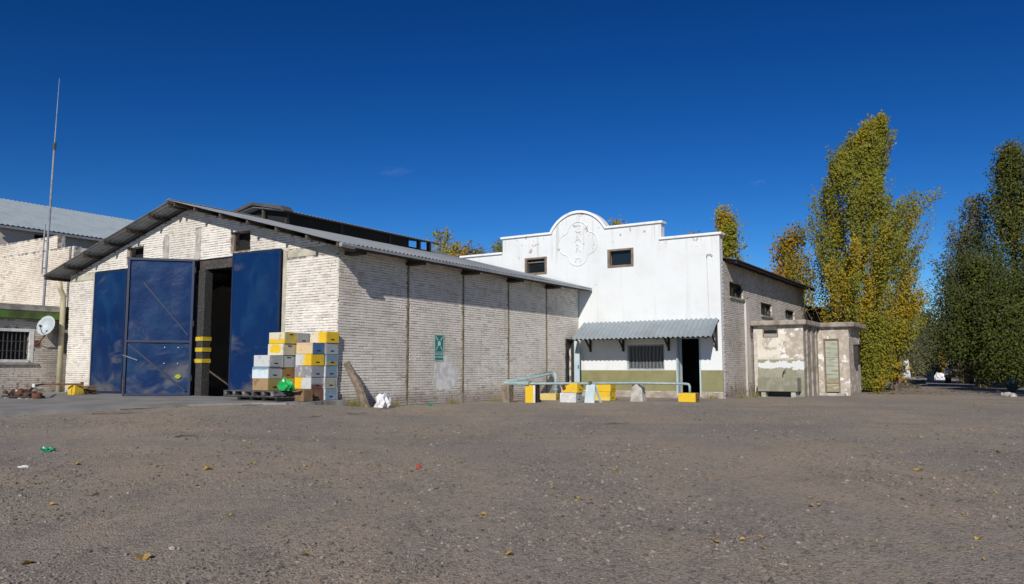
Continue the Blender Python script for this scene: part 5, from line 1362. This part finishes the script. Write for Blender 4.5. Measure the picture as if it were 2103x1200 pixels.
x, y = wp(1910, 782); t = thing_w('barrel', 'yellowish barrel beside white rubbish at the lane edge', 'barrel', x, y)
MB().tube([(0, 0, -.02), (0, 0, .3), (0, 0, .6), (0, 0, .88)], [.28, .32, .32, .28], 14).build('barrel_body', simple('barrel_paint', (.36, .33, .17), .8), t); MB().cyl((0, 0, .42), .335, .04, 14).build('hoop', M_RUST, t)
xx, yy = wp(1930, 780); pp = inv(xx, yy)
lump('rubbish_bag', 'white rubbish sack heap by the yellowish barrel', 'bag', pp[0], pp[1], G(xx, yy) - .05, .62, .45, .55, M_WHITEBAG, 12, .6, 2.5)
# parked truck under the trees
x, y = wp(1970, 787); TK = thing_w('pickup_truck', 'white double cab truck parked facing us in the shade of the trees', 'truck', x, y, None, rad(-31))
M_CAR = simple('white_car_paint', (.62, .63, .65), .35, c2=(.55, .56, .58)); M_TYRE = simple('tyre_rubber', (.02, .02, .02), .85)
def truck():
    w = .84
    body = MB()
    prof = [(-2.45, .45), (-2.45, .92), (-2.30, 1.02), (-1.15, 1.08), (.95, 1.08), (2.5, 1.05), (2.5, .48)]
    body.prism([(-w, yy, zz) for yy, zz in prof], (2 * w, 0, 0)).build('body', M_CAR, TK, bevel=.05)
    cabb = MB().hexa([(-.80, -1.2, 1.083), (.80, -1.2, 1.083), (.80, .95, 1.083), (-.80, .95, 1.083)], [(-.64, -.55, 1.66), (.64, -.55, 1.66), (.66, .75, 1.66), (-.66, .75, 1.66)]).build('cab', M_CAR, TK, bevel=.04)
    f = lambda u_, t_: Vector((-.80 + 1.6 * u_, -1.2, 1.083)).lerp(Vector((-.64 + 1.28 * u_, -.55, 1.66)), t_) + Vector((0, -.02, .012))
    MB().hexa([f(.06, .08), f(.94, .08), f(.94, .08) + Vector((0, .01, -.01)), f(.06, .08) + Vector((0, .01, -.01))], [f(.10, .90), f(.90, .90), f(.90, .90) + Vector((0, .01, -.01)), f(.10, .90) + Vector((0, .01, -.01))]).build('windscreen', M_GLASS, cabb)
    for sx in (-1, 1):
        g = lambda yy, zz: (sx * (.80 - (zz - 1.083) * .26 + .012), yy, zz)
        MB().prism([g(-.95, 1.14), g(-.45, 1.58), g(.6, 1.58), g(.75, 1.14)], (sx * .006, 0, 0)).build('side_window', M_GLASS, cabb)
        MB().box(sx * .70 - .13, sx * .70 + .13, -2.485, -2.43, .70, .88).build('headlight', simple('lamp_glass', (.5, .52, .55), .15), TK, bevel=.01)
        MB().box(sx * .95 - .10, sx * .95 + .10, -1.05, -.95, 1.12, 1.28).build('wing_mirror', M_DARKSTEEL, TK, bevel=.02)
    MB().box(-.52, .52, -2.475, -2.44, .68, .90).build('grille', M_DARKSTEEL, TK)
    MB().box(-.88, .88, -2.56, -2.40, .42, .62).build('bumper', M_DARKSTEEL, TK, bevel=.03)
    for sx in (-1, 1):
        for yy in (-1.55, 1.55):
            wh = MB().tube([(sx * .86, yy, .36), (sx * .62, yy, .36)], .36, 18).build('wheel', M_TYRE, TK)
            MB().tube([(sx * .87, yy, .36), (sx * .80, yy, .36)], .20, 14).build('rim', M_GALV, wh)
truck()
# agave and stones at the right edge
def grey_plant(label, px, py, n, L, seed):
    x, y = wp(px, py); t = thing_w('spiky_plant', label, 'plant', x, y); rnd = random.Random(seed); mb = MB()
    for k in range(n):
        a = rnd.uniform(0, 6.28); el = rnd.uniform(.5, 1.35); l_ = L * rnd.uniform(.6, 1.1)
        d = Vector((math.cos(a) * math.cos(el), math.sin(a) * math.cos(el), math.sin(el))); s_ = d.cross(Vector((0, 0, 1))).normalized() * .05
        p0 = Vector((rnd.uniform(-.06, .06), rnd.uniform(-.06, .06), 0)); p1 = p0 + d * l_ * .55; p2 = p0 + d * l_ + Vector((d.x, d.y, -.5)) * l_ * .12
        mb.poly([p0 - s_ * .6, p0 + s_ * .6, p1 + s_, p1 - s_]); mb.poly([p1 - s_, p1 + s_, p2])
    o = mb.build('leaf_rosette', M_AGAVE, t, flipfix=False)
    return t
grey_plant('spiky grey-green plant low at the right edge of the yard', 2076, 806, 46, .75, 3)
gS = 'pale stones by the spiky plant'
for k, (px, py, s_) in enumerate(((2058, 812, .13), (2066, 814, .17), (2072, 811, .10), (2078, 815, .15), (2048, 806, .12))):
    x, y = wp(px, py); pp = inv(x, y)
    lump('stone', ('pale stone left of the spiky plant at the right edge', 'largest pale stone in front of the spiky plant', 'smallest pale stone close under the spiky plant', 'rightmost pale stone in front of the spiky plant', 'pale stone furthest from the spiky plant, towards the lane')[k], 'stone', pp[0], pp[1], G(x, y) - .03, s_, s_ * .8, s_ * .8, M_CONCL, 20 + k, .3, 2, gS, sub=2)

# ------------------------------------------------------------------ gravel, straw, leaves, weeds
def in_build(x, y):
    p, q = inv(x, y)
    return (-12.2 < p < .05 and q > -.05) or (p > .05 and p < 5.6 and q > 12.2) or (p < -12.2 and q > -12) or (p > 5 and 15.5 < q and p < 8.5) or (-13.6 < p < .3 and q > -8 and p < -1.0 + (q + 3.2) * .2)
def build_gravel():
    ico = bmesh.new(); bmesh.ops.create_icosphere(ico, subdivisions=1, radius=1); ico.verts.ensure_lookup_table()
    BV = np.array([v.co for v in ico.verts], np.float32); BF = np.array([[v.index for v in f.verts] for f in ico.faces], np.int32); ico.free()
    N = 90000; V = []; Fq = []; cnt = 0; rng = np.random.default_rng(3)
    Y = 3.6 + 22 * rng.beta(.9, 2.6, N); X = rng.uniform(-.70, .70, N) * Y
    for x, y in zip(X, Y):
        if in_build(x, y): continue
        dn = mnoise.noise((x * .55, y * .4, 5)) + .6 * mnoise.noise((x * 1.7, y * 1.3, 9))
        if rng.uniform() > .42 + dn * .8: continue
        s = .0040 * (1 + rng.pareto(2.9)) * (1 + y * .035); s = min(s, .019)
        B = BV * (1 + rng.normal(0, .18, (len(BV), 1))) * np.array([s * rng.uniform(.8, 1.5), s * rng.uniform(.8, 1.4), s * rng.uniform(.45, .9)])
        a = rng.uniform(0, 6.28); c_, s_ = math.cos(a), math.sin(a)
        B = np.stack([B[:, 0] * c_ - B[:, 1] * s_, B[:, 0] * s_ + B[:, 1] * c_, B[:, 2]], 1) + np.array([x, y, G(x, y) + s * .15])
        V.append(B); Fq.append(BF + cnt * len(BV)); cnt += 1
    o = npmesh('gravel', np.concatenate(V), np.concatenate(Fq), M_STONE); tag(o, 'loose grey and brown gravel strewn over the yard', 'gravel', kind='stuff')
build_gravel()
def strands(name, label, cat, spots, n, L, w, mat, up=False, seed=1):
    rng = np.random.default_rng(seed); V = []; Fq = []
    for (x0, y0, rx, ry) in spots:
        for k in range(n):
            x, y = x0 + rng.normal(0, rx), y0 + rng.normal(0, ry)
            if in_build(x, y) and not up: continue
            z = G(x, y); a = rng.uniform(0, 6.28); l_ = L * rng.uniform(.4, 1.2); i = len(V)
            if up:
                d = np.array([math.cos(a) * .35, math.sin(a) * .35, rng.uniform(.6, 1)]) * l_; s_ = np.array([-math.sin(a), math.cos(a), 0]) * w
                p0 = np.array([x, y, z - .01]); V += [p0 - s_, p0 + s_, p0 + d + s_ * .2 + [0, 0, 0], p0 + d - s_ * .2]
            else:
                d = np.array([math.cos(a), math.sin(a), rng.uniform(-.02, .15)]) * l_; s_ = np.array([-math.sin(a), math.cos(a), 0]) * w
                p0 = np.array([x, y, z + .012 + rng.uniform(0, .015)]); V += [p0 - s_, p0 + s_, p0 + d + s_, p0 + d - s_]
            Fq.append((i, i + 1, i + 2, i + 3))
    o = npmesh(name, V, Fq, mat); tag(o, label, cat, kind='stuff')
strands('straw_litter', 'dry straw scattered thinly over the gravel', 'straw', [(at(200, 13.5), 13.6, 1.2, .25), (at(370, 14), 14.2, .9, .3), (at(700, 12), 12.4, 1.5, .35), (at(1010, 13), 13.0, 1.3, .3), (at(950, 19), 19.6, 1.6, .5), (at(1650, 11), 11.5, 2.0, .6), (at(1250, 16), 15.5, 2.2, .6), (at(1750, 8.5), 8.5, 1.0, .4), (at(420, 9), 9, 1.5, .7)], 420, .07, .0022, M_STRAW)
wsp = [(*S(p, q)[:2], .10, .10) for p, q in ((.35, .15), (.5, .3), (.30, .45), (c0[0] + .3, c0[1] + .1), (c0[0] - .3, c0[1] + .1), (e0_[0] + .1, e0_[1] - .1), (.2, 1.9), (.25, 4.4), (.3, 6.5), (5.2, 12.1), (5.75, 13.5), (5.9, 14.6))]
strands('dry_weeds', 'dry green and straw coloured weeds along the wall foot', 'weeds', wsp, 110, .22, .005, M_GRASSY, True, 4)
strands('leaf_litter', 'ochre fallen leaf litter under the big poplar', 'leaf litter', [(at(1800, 33), 33, 1.6, .6), (at(1880, 36), 36, 1.6, 1.0), (at(1960, 40), 41, 3, 1.5)], 900, .09, .03, M_STRAW, False, 6)
# single fallen leaves
def leaf_me(i):
    rnd = random.Random(i); mb = MB(); n = 10; L = 1.0
    rim = []
    for k in range(n):
        t = 2 * math.pi * k / n; r = .5 * (1 + .22 * math.cos(3 * t + i)) * (1.15 if k == 0 else 1)
        rim.append((r * math.cos(t) * L, r * math.sin(t) * .8, .10 + .16 * math.cos(2 * t + i) + rnd.uniform(-.05, .10)))
    mb.v = [(0, 0, .04)] + rim; mb.f = [(0, 1 + k, 1 + (k + 1) % n) for k in range(n)]
    mb.tube([(.5, 0, .12), (.95, .1, .05)], .02, 3)
    me = bpy.data.meshes.new('dry_leaf'); me.from_pydata(mb.v, [], mb.f)
    a = me.attributes.new('hue', 'FLOAT', 'POINT'); a.data.foreach_set('value', [(.1, .3, .6, .75, .95)[i]] * len(mb.v))
    me.materials.append(M_LEAFF); return me
LEAVES = [leaf_me(i) for i in range(5)]
gL = 'dry leaves scattered over the gravel yard'
def leaf_at(x, y, s, i, label, cat='leaf', group=gL):
    o = bpy.data.objects.new('dry_leaf', LEAVES[i]); COL.objects.link(o)
    o.location = (x, y, G(x, y) + .008); o.scale = (s,) * 3; o.rotation_euler = (random.uniform(-.3, .3), random.uniform(-.3, .3), random.uniform(0, 6.28)); tag(o, label, cat, group)
named = [(1878, 968, .105, 2, 'big yellow leaf on the gravel in the right foreground'), (205, 1018, .085, 1, 'curled ochre leaf on the gravel left of the middle foreground'), (310, 1148, .10, 4, 'brown curled leaf on the gravel near the bottom left'), (80, 1160, .085, 1, 'greenish yellow leaf at the bottom left corner'), (2042, 930, .08, 0, 'pale yellow leaf at the right edge of the gravel'), (435, 965, .11, 3, 'flat brown leaf lying left on the gravel'), (525, 955, .07, 0, 'small pale curled leaf left of the middle of the yard'), (170, 955, .07, 0, 'whitish curled leaf at the left of the gravel'), (1460, 1115, .07, 4, 'orange brown leaf near the bottom right')]
def gp(px, py):
    Y = 8.0
    for _ in range(25):
        z = G(at(px, Y), Y); ang = math.atan((py - 600) / 1650.0) - PITCH; Y = (EYE - z) / math.tan(ang)
    return at(px, Y), Y
for px, py, s, i, lb in named:
    x, y = gp(px, py); leaf_at(x, y, s, i, lb)
rl = random.Random(21)
for k in range(110):
    py = 838 + 320 * rl.random() ** 1.8; px = 60 + 2000 * (rl.random() ** .75)
    x, y = gp(px, py)
    if in_build(x, y): continue
    li = rl.randrange(5)
    side_ = 'left' if px < 560 else 'centre left' if px < 1050 else 'centre right' if px < 1540 else 'right'
    far_ = 'far' if py < 880 else 'middle' if py < 985 else 'near'
    leaf_at(x, y, rl.uniform(.028, .06), li, 'small %s dry leaf on the gravel, %s side, %s part of the yard' % (('tawny', 'ochre', 'pale yellow', 'yellow', 'brown')[li], side_, far_))
x, y = gp(106, 928); pp = inv(x, y); lump('plastic_scrap', 'flattened green plastic scrap on the gravel at the left', 'litter', pp[0], pp[1], G(x, y) - .008, .085, .05, .05, M_GREENBAG2, 31, .7, 3)
x, y = gp(60, 960); pp = inv(x, y); lump('paper_scrap', 'whitish paper scrap on the gravel at the left edge', 'litter', pp[0], pp[1], G(x, y) - .008, .06, .04, .02, M_WHITEBAG, 32, .6, 3)
x, y = gp(862, 962); pp = inv(x, y); lump('wrapper', 'small red wrapper on the gravel near the middle', 'litter', pp[0], pp[1], G(x, y) - .008, .035, .025, .035, simple('red_wrapper', (.40, .05, .04), .5), 33, .5, 3)
gK = 'sticks lying on the gravel'
for k, (px, py, L, a, lb) in enumerate(((245, 851, .9, .15, 'long dark stick at the edge of the concrete apron'), (290, 842, .7, .3, 'dark stick close to the big blue door'), (390, 898, .35, .5, 'short bent twig left of the middle of the yard'), (795, 841, .3, .2, 'short dark twig near the white plastic sack'), (730, 852, .5, -.1, 'dark stick before the leaning log'), (520, 834, .45, .0, 'thin dark stick before the pallets'), (1265, 872, .45, -.15, 'dark flat stick right of the middle of the yard'), (650, 858, .3, .6, 'small dark twig in front of the hive stack'))):
    x, y = gp(px, py); t = thing_w('stick', lb, 'stick', x, y, G(x, y) + .012, a, gK); rnd = random.Random(k)
    MB().tube([(-L / 2, 0, 0), (-L / 6, rnd.uniform(-.05, .05), .015), (L / 5, rnd.uniform(-.05, .05), .01), (L / 2, rnd.uniform(-.04, .04), .03)], [.012, .013, .011, .006], 5).build('stick_body', M_BARK, t)

# ------------------------------------------------------------------ two faint clouds
def cloud(label, px, py, w, h, dens):
    m, n, l, b = newmat('cloud_vapour'); n.remove(b); k = NB(n, l)
    v = n.new('ShaderNodeVolumePrincipled'); v.inputs['Color'].default_value = (.95, .95, .96, 1)
    oc = k.obj(); ln = n.new('ShaderNodeVectorMath'); ln.operation = 'LENGTH'; l.new(oc, ln.inputs[0])
    f = k.math('MULTIPLY', k.ramp(ln.outputs['Value'], 1.0, .15), k.ramp(k.noise(oc, 2.2, 5, .6), .42, .7))
    l.new(k.math('MULTIPLY', f, dens), v.inputs['Density']); l.new(v.outputs[0], n['Material Output'].inputs['Volume'])
    Y = 2600.0; X = at(px, Y); Z = (600 - py) / 1650 ; ang = math.atan(Z) + PITCH
    me = bpy.data.meshes.new('cloud'); bm = bmesh.new(); bmesh.ops.create_icosphere(bm, subdivisions=3, radius=1); bm.to_mesh(me); bm.free(); me.materials.append(m)
    o = bpy.data.objects.new('cloud', me); COL.objects.link(o); K = Y / 1650
    o.location = (X, Y, Y * math.tan(ang)); o.scale = (w * K, w * K * .6, h * K); tag(o, label, 'cloud')
cloud('faint wispy cloud above the warehouse ridge', 805, 352, 48, 13, .0045)
cloud('tiny wispy cloud left of the big poplar', 1568, 374, 22, 10, .007)
